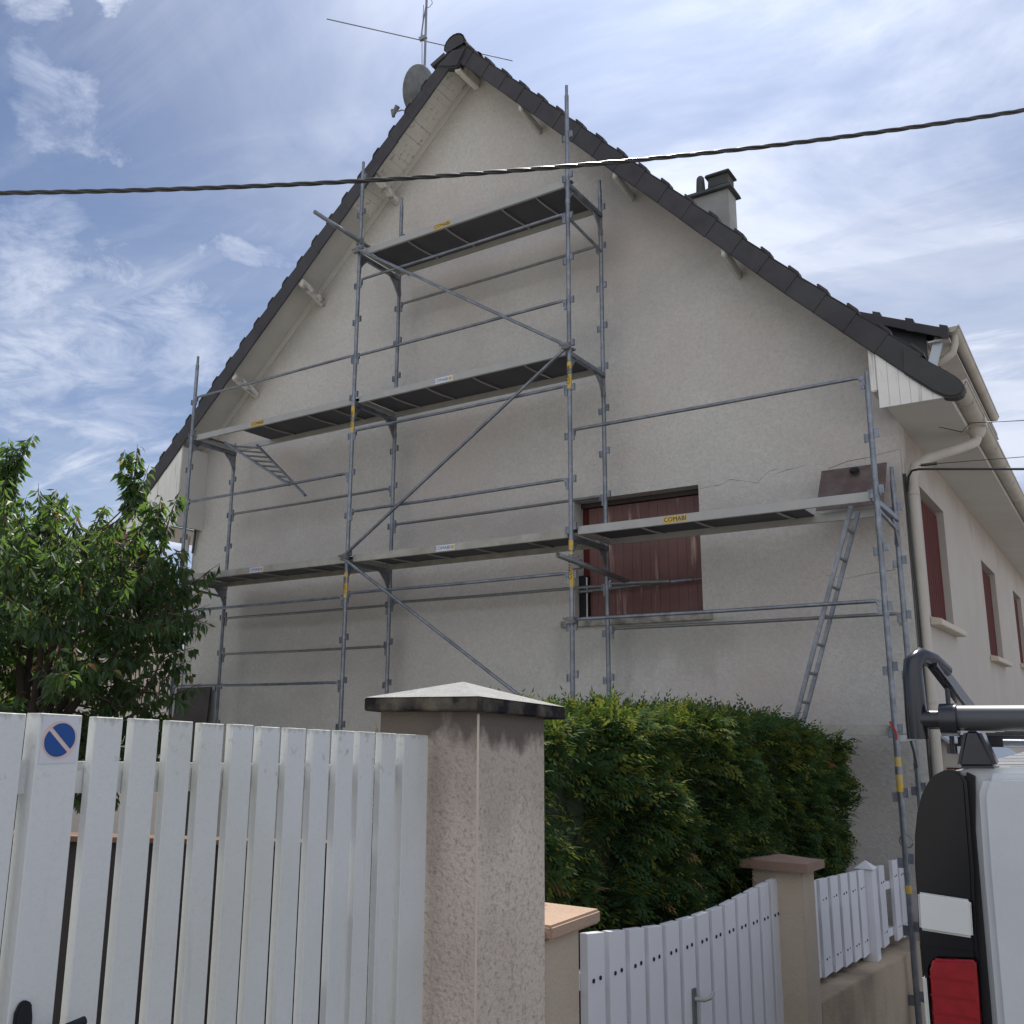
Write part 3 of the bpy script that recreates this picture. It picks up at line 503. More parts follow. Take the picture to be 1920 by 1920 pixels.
# aerial and dish on the left slope
am = thing('tv_aerial', (-8.4, 10.3, 9.0), 'thin TV aerial mast with one long horizontal rod rising behind the ridge', 'aerial')
MB().tube([(-8.36, 10.3, 9.0), (-8.35, 10.3, 12.95), (-8.35, 10.3, 13.8)], 0.019, 10).build('mast', 'ant', am)
MB().tube([(-9.42, 9.16, 12.30), (-7.46, 11.50, 12.26)], 0.009, 8).build('rod', 'ant', am)
MB().beam((-8.45, 10.27, 12.26), (-8.33, 10.3, 12.29), 0.05, 0.06).build('clamp', 'ant', am)
MB().tube([(-8.43, 10.28, 12.25), (-8.39, 10.28, 12.6), (-8.33, 10.28, 12.9), (-8.37, 10.28, 13.1)], 0.012, 8).build('brace', 'ant', am)
MB().tube([(-8.33, 10.29, 13.1), (-8.25, 10.29, 12.95), (-8.22, 10.29, 12.85), (-8.28, 10.29, 12.8), (-8.33, 10.29, 12.82)], 0.005, 6).build('aerial_lead', 'cable', am)
MB().tube([(-8.40, 10.29, 12.9), (-8.415, 10.29, 12.3), (-8.40, 10.29, 11.8), (-8.41, 10.29, 11.3)], 0.005, 6).build('aerial_lead', 'cable', am)
ds = thing('satellite_dish', (-8.46, 10.3, 11.0), 'weathered grey satellite dish peeping over the left roof edge', 'dish')
ctr = Vector((-8.44, 10.3, 11.33)); nrm = Vector((-0.93, -0.02, 0.35)).normalized()
a_ = nrm.orthogonal().normalized(); a_ = Vector((0, 0, 1)); a_ = (a_-nrm*a_.dot(nrm)).normalized(); b_ = nrm.cross(a_)
m_ = MB(); rings = []
for rad, dep in ((0.001, 0.07), (0.12, 0.062), (0.24, 0.04), (0.33, 0.015), (0.38, 0.0), (0.385, -0.008), (0.33, 0.0), (0.2, 0.035), (0.001, 0.055)):
    rings.append([ctr-nrm*dep+(a_*math.cos(2*math.pi*k_/28)*1.05+b_*math.sin(2*math.pi*k_/28))*rad for k_ in range(28)])
m_.add([v for q in rings for v in q], [(i*28+k_, i*28+(k_+1) % 28, (i+1)*28+(k_+1) % 28, (i+1)*28+k_) for i in range(8) for k_ in range(28)], True)
m_.build('reflector', 'dish', ds)
fp = Vector((-8.95, 10.3, 11.15))
MB().tube([ctr-a_*0.36-nrm*0.02, fp+Vector((0.16, 0, -0.02)), fp], 0.012, 8).build('feed_arm', 'ant', ds)
MB().tube([fp+Vector((-0.03, 0, -0.04)), fp+Vector((0.06, 0, 0.09))], [0.03, 0.045], 12).tube([fp+Vector((-0.05, 0, 0.06)), fp+Vector((-0.02, 0, -0.07))], 0.028, 10).build('receiver', 'dish', ds)
MB().tube([ctr-nrm*0.06, ctr-nrm*0.12+Vector((0, 0, -0.1)), (-8.33, 10.3, 11.0), (-8.33, 10.3, 9.0)], 0.02, 8).build('mount', 'ant', ds)

# ------------------------------------------------------------------ scaffolding
O, I = 8.3, 9.1
PX = [-10.77, -7.72, -4.65, -1.655]
sf = thing('scaffold', (-6.2, 8.7, gz(8.7)), 'grey steel frame scaffold of posts, rails and braces along the gable wall', 'scaffold')
def post(x, y, z0, z1, m_='galv', name='post', tabs=True, top=True):
    q = MB(); q.tube([(x, y, z0), (x, y, z1)], 0.0245, 12)
    if top: q.tube([(x, y, z1-0.002), (x, y, z1+0.13)], 0.018, 10)
    if tabs:
        zc = math.ceil((z0-0.02)/0.5)*0.5
        while zc < z1-0.05:
            q.box(x-0.058, x-0.022, y-0.006, y+0.006, zc-0.045, zc+0.03); q.box(x+0.022, x+0.058, y-0.006, y+0.006, zc-0.01, zc+0.065)
            q.box(x-0.062, x-0.055, y-0.015, y+0.015, zc-0.045, zc+0.03); q.box(x+0.055, x+0.062, y-0.015, y+0.015, zc-0.01, zc+0.065)
            zc += 0.5
        for zj in (1.22, 3.22, 5.22, 7.22):
            if z0 < zj < z1-0.2: q.tube([(x, y, zj-0.05), (x, y, zj+0.012)], 0.029, 12)
    return q.build(name, m_, sf)
for x, zt in zip(PX, (6.55, 8.62, 8.53, 4.47)):
    post(x, O, gz(O)+0.06, zt)
for x, zt in zip([-10.8, -7.72, -4.66, -1.66], (5.45, 8.5, 7.75, 3.78)): post(x, I, gz(I)+0.06, zt)
for x in PX:
    for y in (O, I): MB().box(x-0.075, x+0.075, y-0.075, y+0.075, gz(y), gz(y)+0.008).tube([(x, y, gz(y)), (x, y, gz(y)+0.25)], 0.017, 8).build('base_jack', 'galvold', sf)
def rail(x0, x1, y, z, r=0.0175, m_='galv'):
    q = MB(); s_ = 0.018
    q.tube([(x0+s_+0.03, y, z-0.035), (x0+s_+0.05, y, z), (x0+s_+0.12, y, z+0.002), ((x0+x1)/2, y, z-0.004), (x1-s_-0.12, y, z+0.002), (x1-s_-0.05, y, z), (x1-s_-0.03, y, z-0.035)], [r*.75, r*.9, r, r, r, r*.9, r*.75], 10)
    for xe, sg in ((x0, 1), (x1, -1)): q.box(xe+sg*0.024, xe+sg*0.056, y-0.007, y+0.007, z-0.11, z+0.01)
    return q.build('guard_rail', m_, sf)
for b, lst in ((0, (6.05, 4.52, 3.00, 2.0)), (1, (6.03, 7.06, 5.05, 4.03, 3.04)), (2, (4.55, 2.57))):
    for z in lst: rail(PX[b], PX[b+1], O-0.005, z)
for b, lst in ((0, (4.50, 2.98, 2.47)), (1, (7.04, 4.01, 3.01)), (2, (2.54,))):
    for z in lst: rail(PX[b]+(0.0 if b else -.02), PX[b+1], I+0.005, z, m_='galvold')
MB().tube([(-4.62, I, 3.03), (-3.95, I+0.05, 3.01)], 0.019, 10).build('guard_rail', 'galvold', sf)
# frames: transom with gussets at every level carried
for x, lv in zip(PX, ((3.41, 5.41), (3.41, 5.41, 7.41), (1.45, 3.41, 5.41, 7.41), (1.45, 3.41))):
    for z in lv:
        q = MB(); q.beam((x, O, z), (x, I, z-0.0), 0.05, 0.055)
        q.build('transom', 'galv', sf, bevel=0.005)
        for (ya_, yb_) in ((O+0.02, O+0.13), (I-0.02, I-0.20)):
            q = MB()
            q.prismX([(ya_, z-0.027), (yb_, z-0.027), (ya_, z-0.027-abs(yb_-ya_)*1.15)], x-0.004, x+0.004)
            q.tube([(x, yb_, z-0.03), (x, (ya_+yb_)/2, z-0.05-abs(yb_-ya_)*.35), (x, ya_, z-0.03-abs(yb_-ya_)*1.25)], 0.012, 8)
            q.build('gusset', 'galv', sf)
# end guard rails across the frame
for x, z in ((-4.65, 6.95), (-10.77, 3.28), (-1.655, 3.30)):
    MB().tube([(x, O, z+0.06), (x, I, z)], 0.017, 8).build('end_rail', 'galv', sf)
for p, q_ in (((-7.69, 8.24, 7.46), (-4.68, 8.24, 5.50)), ((-4.68, 8.24, 5.44), (-7.70, 8.24, 3.50)), ((-7.70, 8.24, 3.44), (-5.20, 8.24, 1.80))):
    MB().tube([p, q_], 0.0185, 10).build('diagonal_brace', 'galv', sf)
for p in ((-7.72, 8.26, 7.46), (-4.66, 8.26, 5.48), (-7.72, 8.26, 3.47), (-4.65, 8.28, 2.56)):
    x, y, z = p; MB().box(x-0.05, x+0.05, y-0.035, y+0.01, z-0.035, z+0.035).tube([(x-0.07, y-0.03, z+.02), (x+0.07, y-0.03, z-.02)], 0.013, 8).build('coupler', 'galvold', sf, bevel=0.006)
# post labels (yellow, vertical)
def post_label(x, z, h, t=True):
    n_ = 6; q = MB(); vs = []
    for zz_ in (z-h/2, z+h/2):
        for k_ in range(n_+1):
            a = -math.pi*0.95+math.pi*0.9*k_/n_; vs.append((x+0.0268*math.cos(a), O+0.0268*math.sin(a), zz_))
    q.add(vs, [(k_, k_+1, n_+2+k_, n_+1+k_) for k_ in range(n_)], True)
    o = q.build('post_label', 'yellow', sf)
    if t: text('COMABI', (x, O-0.0285, z), 0.055, (0, 0, 1), (-1, 0, 0), 'black', o)
post_label(-7.735+.015, 5.20, 0.34); post_label(-7.72, 3.14, 0.30); post_label(-4.65, 5.16, 0.30); post_label(-4.65, 3.08, 0.36); post_label(-4.65, 3.33, 0.1, False)
post_label(-1.655, 1.17, 0.27, False); post_label(-1.655, 0.30, 0.06, False)
MB().beam((-1.685, O-.04, 1.585), (-1.645, O-.04, 1.50), 0.010, 0.016).beam((-1.645, O-.04, 1.50), (-1.645, O-.04, 1.44), 0.010, 0.016, up=(1, 0, 0)).build('lever', 'red', sf)
MB().tube([(-1.64+0.05*math.cos(t), O-0.01, 0.66+0.05*math.sin(t)) for t in np.arange(0, 6.3, .4)], 0.006, 6).build('hook_ring', 'galv', sf)
# left return platform bracket around the corner
# ---- platforms
def platform(x0, x1, z, label, sides='alu', hatch=None, stick=None, flip=False, hat_open=False):
    t = thing('scaffold_platform', ((x0+x1)/2, 8.7, z-0.1), label, 'platform', 'platforms of the gable scaffold')
    a, b = x0+0.06, x1-0.06; yo, yi = O+0.035, I-0.055; zt = z+0.005
    box(a, b, yo-0.004, yo+0.03, zt-0.085, zt).build('side_beam', sides, t, bevel=0.003)
    box(a, b, yi-0.03, yi+0.004, zt-0.085, zt).build('side_beam', sides, t, bevel=0.003)
    dk = MB(); dk_y0, dk_y1 = yo+0.031, yi-0.031
    if hatch:
        h0, h1 = hatch
        dk.box(a+.02, h0, dk_y0, dk_y1, zt-0.022, zt-0.008); 
        if h1 < b-.03: dk.box(h1, b-.02, dk_y0, dk_y1, zt-0.022, zt-0.008)
    else: dk.box(a+.02, b-.02, dk_y0, dk_y1, zt-0.022, zt-0.008)
    dk.build('deck_board', 'ply', t)
    L_ = b-a
    for k_ in ((0.22, 0.42, 0.70, 0.86) if not flip else (0.14, 0.33, 0.56, 0.80)):
        xc = a+L_*k_
        if hatch and hatch[0]+.05 < xc < hatch[1]-.05: continue
        yy = np.linspace(dk_y0, dk_y1, 9)
        MB().tube([(xc+0.02*math.sin((v-dk_y0)/(dk_y1-dk_y0)*math.pi-1.5), v, zt-0.030-0.018*math.sin((v-dk_y0)/(dk_y1-dk_y0)*math.pi)) for v in yy], 0.0105, 6).build('cross_bar', 'alu', t)
    for xe in (a, b): box(xe-0.012, xe+0.012, yo+.031, yi-.031, zt-0.075, zt-0.024).build('end_beam', sides, t)
    MB().box(x0-0.02, a+.02, O+0.06, O+0.11, zt-0.03, zt-0.012).box(b-.02, x1+0.02, O+0.06, O+0.11, zt-0.03, zt-0.012).build('claw', 'galv', t)
    if hatch and not hat_open:
        box(hatch[0]+0.02, min(hatch[1], b)-0.03, dk_y0+.01, dk_y1-.01, zt-0.034, zt-0.024).build('hatch', 'lid', t)
    if stick:
        xs_, kind = stick; zc = zt-0.043; yf = yo-0.0048
        if kind == 'y':
            o = box(xs_-0.12, xs_+0.12, yf-0.0006, yf+0.001, zc-0.032, zc+0.032).build('sticker', 'yellow', t)
            text('COMABI', (xs_, yf-0.0015, zc), 0.062, (1, 0, 0), (0, 0, 1), 'black', o)
        else:
            o = box(xs_-0.13, xs_+0.13, yf-0.0006, yf+0.001, zc-0.034, zc+0.034).build('sticker', 'white', t)
            text('COMABI', (xs_-0.035, yf-0.0015, zc), 0.055, (1, 0, 0), (0, 0, 1), 'bluei', o)
            box(xs_+0.075, xs_+0.12, yf-0.0012, yf-.0006, zc-0.02, zc+0.02).build('sticker_mark', 'yellow', o)
    return t
platform(PX[1], PX[2], 7.50, 'topmost scaffold platform just under the roof peak', stick=(-6.42, 'y'))
platform(PX[0], PX[1], 5.50, 'left platform on the second level with a ladder folded under it', hatch=(-10.65, -9.95), stick=(-9.47, 'y'), hat_open=True)
platform(PX[1], PX[2], 5.50, 'right platform on the second level with a white sticker', stick=(-6.35, 'w'), flip=True)
platform(PX[0], PX[1], 3.50, 'dark dirty platform at the lower left beside the cherry tree', sides='aluold', stick=(-9.32, 'w'))
platform(PX[1], PX[2], 3.50, 'weathered platform in the lower middle with a white sticker, left of the window', sides='aluold', stick=(-6.28, 'w'), flip=True)
pr = platform(PX[2], PX[3], 3.52, 'pale platform crossing the brown window, its hatch open above the ladder', hatch=(-2.38, -1.72), stick=(-3.52, 'y'), hat_open=True)
platform(PX[2], PX[3], 1.55, 'lowest platform end showing beyond the hedge at the right', sides='aluold')
# open hatch lid leaning up
lid = MB().hexa([(-2.33, 8.90, 3.53), (-1.72, 8.90, 3.53), (-1.72, 8.92, 3.53), (-2.33, 8.92, 3.53)], [(-2.33, 9.21, 3.99), (-1.72, 9.21, 3.99), (-1.72, 9.23, 3.99), (-2.33, 9.23, 3.99)])
lid.build('hatch_lid', 'lid', pr)
MB().tube([(-2.0, 9.13, 3.92), (-2.0, 9.115, 3.94)], 0.045, 14).build('hatch_handle', 'darkgap', pr)
# half-open hatch flap under the left second-level platform
# ladder folded under the left second-level platform
ld = thing('folded_ladder', (-9.8, 8.6, 4.9), 'folded aluminium ladder hanging slanted under the left platform', 'ladder')
A0, A1 = Vector((-10.45, 8.62, 5.42)), Vector((-9.04, 8.56, 4.60)); B0, B1 = Vector((-10.05, 8.86, 5.38)), Vector((-8.74, 8.56, 4.42))
MB().tube([A0, A1], 0.019, 8).build('stile', 'galv', ld); MB().tube([B0, B1], 0.019, 8).build('stile', 'galv', ld)
for k_ in range(8):
    t_ = 0.08+k_*0.12; MB().tube([A0.lerp(A1, t_), B0.lerp(B1, t_*0.82)], 0.013, 6).build('rung', 'galvold', ld)
# access ladder at the right
la = thing('access_ladder', (-2.5, 8.65, gz(8.6)+2), 'slim aluminium ladder leaning from the hedge up to the open hatch', 'ladder')
b0, b1 = Vector((-2.86, 8.58, 0.65)), Vector((-2.86, 8.84, 0.65)); t0, t1 = Vector((-1.93, 8.58, 3.47)), Vector((-1.93, 8.84, 3.47))
MB().beam(b0, t0, 0.022, 0.040, up=(1, 0, 0)).build('stile', 'galv', la, bevel=0.004); MB().beam(b1, t1, 0.022, 0.040, up=(1, 0, 0)).build('stile', 'galv', la, bevel=0.004)
for k_ in range(11):
    t_ = 0.03+k_*0.09; MB().tube([b0.lerp(t0, t_), b1.lerp(t1, t_)], 0.014, 8).build('rung', 'galvold', la)
# anchor tubes sticking out towards the street
at = thing('anchor_tube', (-7.7, 8.0, 7.6), 'bare steel tube jutting out beside the top left platform corner', 'tube')
MB().hollow((-7.705, 7.46, 7.615), (-7.75, 9.33, 7.60), 0.026).build('pipe', 'galv', at)
MB().box(-7.77, -7.68, 8.27, 8.33, 7.56, 7.65).build('coupler', 'galvold', at, bevel=0.008)
at = thing('anchor_tube', (-4.6, 8.3, 3.1), 'short dark steel tube poking out in front of the brown window', 'tube')
MB().hollow((-4.58, 7.90, 3.165), (-4.44, 9.16, 3.045), 0.028).build('pipe', 'galvold', at)
MB().box(-4.65, -4.54, 8.27, 8.34, 3.08, 3.18).tube([(-4.62, 8.26, 3.2), (-4.54, 8.26, 3.2)], 0.012, 8).build('coupler', 'galvold', at, bevel=0.008)
wp = thing('window_prop', (-4.4, 9.1, 3.0), 'adjustable prop bar wedged across the brown window recess', 'prop')
MB().tube([(-4.62, 9.12, 3.02), (-4.44, 9.16, 3.02), (-4.1, 9.42, 3.045), (-3.8, 9.42, 3.05)], 0.02, 10).tube([(-5.18, 9.42, 3.01), (-4.1, 9.42, 3.045)], 0.02, 10).build('tube', 'galv', wp)
MB().tube([(-3.8, 9.42, 3.05), (-3.675, 9.42, 3.055)], 0.010, 8).build('screw', 'galvold', wp)
# scaffold bracket round the left corner
sb = thing('scaffold_return', (-12.2, 9.6, 3.0), 'small dark scaffold deck turning the left corner behind the tree', 'scaffold')
MB().hexa([(-12.9, 9.15, 3.02), (-11.2, 9.12, 3.02), (-11.6, 9.30, 3.02), (-12.9, 11.0, 3.02)], [(-12.9, 9.15, 3.06), (-11.2, 9.12, 3.06), (-11.6, 9.30, 3.06), (-12.9, 11.0, 3.06)]).build('deck', 'ply', sb)
MB().tube([(-12.6, 9.9, gz(9)), (-12.6, 9.9, 3.1)], 0.024, 10).build('post', 'galv', sb); MB().tube([(-13.1, 9.35, 4.54), (-13.0, 11.5, 4.37)], 0.03, 10).build('rail', 'galvold', sb)
MB().tube([(-14.5, 9.6, 3.42), (-12.5, 9.6, 3.36)], 0.02, 10).build('rail', 'galv', sb)
# things on the wall left corner
bp = thing('white_downpipe', (-12.0, 9.5, 3.0), 'chalky white downpipe on the left corner of the gable', 'pipe')
MB().tube([(-11.96, 9.29, 4.32), (-11.97, 9.27, 4.15), (-11.97, 9.27, 2.0), (-11.97, 9.27, gz(9))], [0.04, 0.05, 0.05, 0.05], 12).build('pipe', 'whitewood', bp)
MB().tube([(-11.97, 9.27, 3.75), (-11.97, 9.27, 3.80)], 0.06, 12).build('collar', 'galv', bp)
tag(MB().tube([(-12.1, 9.32, 5.05), (-11.98, 9.31, 4.92), (-11.86, 9.31, 4.75), (-11.80, 9.31, 4.55), (-11.82, 9.31, 4.35), (-11.85, 9.31, 4.05)], 0.018, 8).build('conduit', 'cable'), 'black bent conduit at the upper left corner of the gable', 'conduit')
pb = thing('leaning_board', (-11.5, 9.2, 1.0), 'dark stained board leaning on the gable base behind the fence', 'board')
MB().hexa([(-12.0, 9.05, gz(9)+.1), (-11.12, 9.05, gz(9)+.1), (-11.12, 9.08, gz(9)+.1), (-12.0, 9.08, gz(9)+.1)], [(-11.95, 9.28, 2.02), (-11.18, 9.28, 2.03), (-11.18, 9.31, 2.03), (-11.95, 9.31, 2.02)]).build('board', 'panel', pb, bevel=0.004)

# ------------------------------------------------------------------ street cable and service cables
cb = thing('street_cable', (-3.3, 5, 5), 'thick twisted black cable slung across the street before the gable', 'cable')
CH = Vector((-0.5434, 0.8395, 0)); CR = Vector((0.8395, 0.5434, 0))       # crosses the street obliquely
P = [(-3.603, 5.191), (-2.295, 5.233), (-1.060, 5.292), (0.369, 5.410), (0.823, 5.466), (1.964, 5.597), (2.810, 5.729), (3.664, 5.874)]
kf = np.polyfit([p[0] for p in P], [p[1] for p in P], 3)
for s_ in range(3):
    pts = []
    for x in np.arange(-8, 8, 0.03):
        a = x*2*math.pi/0.50+s_*2*math.pi/3; xc = max(-4.2, min(4.2, x)); z = np.polyval(kf, xc)+np.polyval(np.polyder(kf), xc)*(x-xc)
        pts.append(CH*(6+0.0085*math.cos(a))+CR*x+Vector((0, 0, z+0.0085*math.sin(a))))
    MB().tube(pts, 0.0088, 7).build('strand', 'cable', cb)
for lab, pts, r_ in (('thin taut wire running off to the right below the gutter', [(-1.3, 9.7, 4.40), (-1.08, 9.5, 4.26), (-.97, 9.2, 4.25), (-.54, 9.2, 4.20), (6, 9.4, 4.3)], 0.004),
                 ('slack black service cable leaving the house corner', [(-1.585, 9.38, 3.72), (-1.56, 9.36, 3.86), (-1.52, 9.30, 3.90), (-1.44, 9.22, 3.885), (-1.36, 9.2, 3.87), (-.58, 9.2, 3.76), (5, 9.3, 3.9)], 0.011),
                 ('thin stay wire with a black clamp near the house corner', [(-1.44, 9.22, 3.92), (-1.27, 9.2, 3.91), (-.57, 9.2, 3.87), (5, 9.3, 4.3)], 0.0035)):
    q = MB().tube(pts, r_, 8)
    if 'clamp' in lab: q.tube([(-1.42, 9.2, 3.915), (-1.28, 9.2, 3.912)], 0.014, 8)
    tag(q.build('service_cable', 'cable'), lab, 'cable', 'service cables at the house corner')

# ------------------------------------------------------------------ boundary: big pillar, gates, picket fence
XG = -1.87
bpil = thing('gate_pillar', (-1.92, 2.67, gz(2.7)), 'tall stained gatepost with a black-edged pyramid cap between the two gates', 'pillar')
box(-2.12, -1.72, 2.469, 2.869, gz(2)-0.3, 1.64).build('shaft', 'pillar', bpil, bevel=0.004)
MB().box(-1.7265, -1.7182, 2.4672, 2.4755, gz(2)-0.3, 1.615).build('corner_bead', 'bead', bpil, bevel=0.003)
def sh_(y): return -0.05*(y-2.43)
c4 = [(-2.15, 2.42), (-1.685, 2.42), (-1.685, 2.955), (-2.15, 2.955)]
q = MB().hexa([(x, y, 1.622+sh_(y)) for x, y in c4], [(x, y, 1.665+sh_(y)) for x, y in c4]); q.build('cap_edge', 'capdark', bpil, bevel=0.004)
q = MB(); vs = [(x, y, 1.6655+sh_(y)) for x, y in c4]+[(-1.925, 2.67, 1.722)]; q.add(vs, [(0,1,4),(1,2,4),(2,3,4),(3,0,4),(3,2,1,0)]); q.build('cap_top', 'captop', bpil)
# tall white gate (two leaves meet at the sticker stile)
def gtop(y): return 1.6+0.008-0.047*(y-1.1)
gate = thing('driveway_gate', (XG, 1.6, gz(1.6)), 'tall white slatted gate with a no-parking sticker and black lock', 'gate')
def slat(y0, y1, zt, zb, xf, th, parent, m_='pvcwhite', name='slat', slope=-0.047):
    q = MB(); e = (y1-y0)*slope
    q.hexa([(xf-th, y0, zb), (xf, y0, zb), (xf, y1, zb), (xf-th, y1, zb)], [(xf-th, y0, zt), (xf, y0, zt), (xf, y1, zt+e), (xf-th, y1, zt+e)])
    return q.build(name, m_, parent, bevel=0.0016, seg=1)
zbg = gz(1.5)+0.12
slat(0.90, 1.106, gtop(.9)-.002, zbg, XG-0.012, 0.04, gate, name='stile'); stl = slat(1.128, 1.222, gtop(1.11), zbg, XG, 0.05, gate, name='stile')
y = 1.2535; 
for i in range(11):
    slat(y, y+0.0670, gtop(y)+random.uniform(-.0012, .0012), zbg, XG+random.uniform(-.002, .002), 0.0255, gate); y += 0.0935
slat(2.292, 2.412, gtop(2.28), zbg, XG, 0.045, gate, name='stile')
for y in np.arange(0.2, 0.85, 0.0935): slat(y, y+0.0665, gtop(y), zbg, XG, 0.03, gate)
for z_ in (1.44, 0.35):
    MB().hexa([(XG-.055, 0.2, z_+.05), (XG-.0285, 0.2, z_+.05), (XG-.0285, 2.40, z_-.05), (XG-.055, 2.40, z_-.05)], [(XG-.055, 0.2, z_+.115), (XG-.0285, 0.2, z_+.115), (XG-.0285, 2.40, z_+.015), (XG-.055, 2.40, z_+.015)]).build('rail', 'pvcwhite', gate)
def discY(cy, cz, r, x, m_, parent, name, a0=0, a1=2*math.pi, n_=40, th=0.0006):
    pts = [(cy+r*math.cos(a0+(a1-a0)*k_/n_), cz+r*math.sin(a0+(a1-a0)*k_/n_)) for k_ in range(n_ if a1-a0 > 6.2 else n_+1)]
    return MB().prismX(pts, x, x+th).build(name, m_, parent)
cy, cz = 1.1745, 1.5535
st = box(XG+0.0003, XG+0.0011, cy-0.040, cy+0.040, cz-0.047, cz+0.047).build('no_parking_sticker', 'signwhite', stl)
discY(cy, cz, 0.0385, XG+0.0012, 'signpink', st, 'sign_ring')
for s_ in (0, 1): discY(cy+(0.0045 if s_ == 0 else -0.0045)*0.7, cz+(0.0045 if s_ == 0 else -0.0045)*.7, 0.0305, XG+0.0020, 'signblue', st, 'sign_half', a0=R(-45+180*s_), a1=R(135+180*s_))
MB().prismX([(1.137, 0.9), (1.137, 1.045), (1.145, 1.062), (1.155, 1.066), (1.167, 1.058), (1.172, 1.03), (1.172, 0.9)], XG+.001, XG+0.012).build('lock_plate', 'darkgap', gate, bevel=0.002)
MB().tube([(XG, 1.155, 1.0), (XG+0.05, 1.16, 1.0), (XG+0.055, 1.255, 1.013)], 0.009, 8).build('lever', 'darkgap', gate)
# small pillar stub
sp = thing('low_pillar', (-1.85, 3.0, gz(3)), 'low rendered pillar with a pinkish slab cap beside the tall gatepost', 'pillar')
box(-1.99, -1.735, 2.885, 3.126, gz(3)-.3, 0.882).build('shaft', 'pil2', sp, bevel=0.006)
MB().box(-2.02, -1.70, 2.875, 3.225, 0.882, 0.93).build('cap', 'cappink', sp, bevel=0.008)
# small curved gate
sg = thing('garden_gate', (XG, 4.6, gz(4.6)), 'low white slatted gate with a dipping curved top and lever handle', 'gate')
ty = [3.40, 3.55, 3.73, 4.15, 4.48, 4.83, 5.23, 5.6, 5.80]; tz = [0.794, 0.776, 0.751, 0.702, 0.686, 0.676, 0.688, 0.692, 0.69]
tz = [0.794, 0.776, 0.751, 0.702, 0.684, 0.672, 0.682, 0.690, 0.694]
for i in range(13):
    y0 = 3.435+0.1835*i; y1 = y0+0.140
    za, zb_ = np.interp(y0, ty, tz), np.interp(y1, ty, tz)
    s_ = slat(y0, y1, za, gz(y0)+0.12, XG, 0.035, sg, 'pvcpick', slope=(zb_-za)/(y1-y0))
    zd = 0.615-0.0511*(y0+.07-3.47)
    cp = MB()
    for yy in (y0+0.042, y0+0.098): cp.tube([(XG-.001, yy, zd), (XG+0.004, yy, zd)], 0.0085, 8)
    cp.build('screw_caps', 'darkgap', s_)
for dz_ in (0.0, -0.75): MB().hexa([(XG-.075, 3.4, .585+dz_), (XG-.036, 3.4, .585+dz_), (XG-.036, 5.85, .46+dz_), (XG-.075, 5.85, .46+dz_)], [(XG-.075, 3.4, .645+dz_), (XG-.036, 3.4, .645+dz_), (XG-.036, 5.85, .52+dz_), (XG-.075, 5.85, .52+dz_)]).build('rail', 'pvcpick', sg)
MB().box(XG+.001, XG+.012, 4.43, 4.46, 0.18, 0.38).build('handle_plate', 'galvold', sg)
MB().tube([(XG+.01, 4.445, 0.335), (XG+.05, 4.45, 0.335), (XG+.055, 4.52, 0.33), (XG+.05, 4.58, 0.345)], [.011, .010, .009, .006], 8).build('handle', 'alu', sg)
# second pillar
p2 = thing('gate_pillar', (-1.87, 5.86, gz(5.9)), 'cream gatepost with a flat reddish cap between small gate and picket fence', 'pillar')
box(-2.02, -1.72, 5.747, 5.985, gz(6)-.3, 0.75).build('shaft', 'pil2', p2, bevel=0.008)
MB().hexa([(-2.075, 5.70, 0.742), (-1.675, 5.70, 0.742), (-1.675, 6.06, 0.73), (-2.075, 6.06, 0.73)], [(-2.075, 5.70, 0.79), (-1.675, 5.70, 0.79), (-1.675, 6.06, 0.776), (-2.075, 6.06, 0.776)]).add([(-2.065, 5.71, 0.789), (-1.685, 5.71, 0.789), (-1.685, 6.05, 0.775), (-2.065, 6.05, 0.775), (-1.875, 5.88, 0.812)], [(0,1,4),(1,2,4),(2,3,4),(3,0,4),(3,2,1,0)]).build('cap', 'capred', p2)
# low wall
lw = thing('low_wall', (-1.86, 7.6, gz(7.6)), 'low tan rendered wall carrying the picket fence', 'wall')
def wz(y): return 0.0-0.080*(y-5.94)
MB().hexa([(-2.03, 5.985, gz(6)-.4), (-1.72, 5.985, gz(6)-.4), (-1.72, 9.3, gz(9)-.4), (-2.03, 9.3, gz(9)-.4)], [(-2.03, 5.985, wz(5.985)), (-1.72, 5.985, wz(5.985)), (-1.72, 9.3, wz(9.3)), (-2.03, 9.3, wz(9.3))]).build('wall_body', 'tan', lw, bevel=0.006)
pf = thing('picket_fence', (-1.85, 7.5, 0.1), 'low white picket fence with a missing section on the tan wall', 'fence')
pys = [6.29, 6.55, 6.81, 7.07, 7.32, 7.57, 7.95, 8.22, 8.72, 8.98]
for i, y0 in enumerate(pys):
    zt = 0.605-0.071*(y0-6.2); zb_ = 0.010-0.078*(y0-6.3)
    if y0 > 8.6: zt += 0.02
    s_ = slat(y0, y0+0.185, zt, zb_, -1.85, 0.03, pf, 'pvcpick', 'picket', -0.06)
    cp = MB()
    for zz_ in (zt-0.13, zb_+0.1):
        for yy in (y0+.06, y0+.125): cp.tube([(-1.851, yy, zz_), (-1.846, yy, zz_)], 0.0075 if random.random() < .5 else 0.004, 8)
    cp.build('screw_caps', 'darkgap', s_)
for dz_ in (0.42, 0.06): MB().hexa([(-1.92, 6.0, .02+dz_), (-1.882, 6.0, .02+dz_), (-1.882, 9.25, -.235+dz_), (-1.92, 9.25, -.235+dz_)], [(-1.92, 6.0, .08+dz_), (-1.882, 6.0, .08+dz_), (-1.882, 9.25, -.175+dz_), (-1.92, 9.25, -.175+dz_)]).build('rail', 'pvcpick', pf)
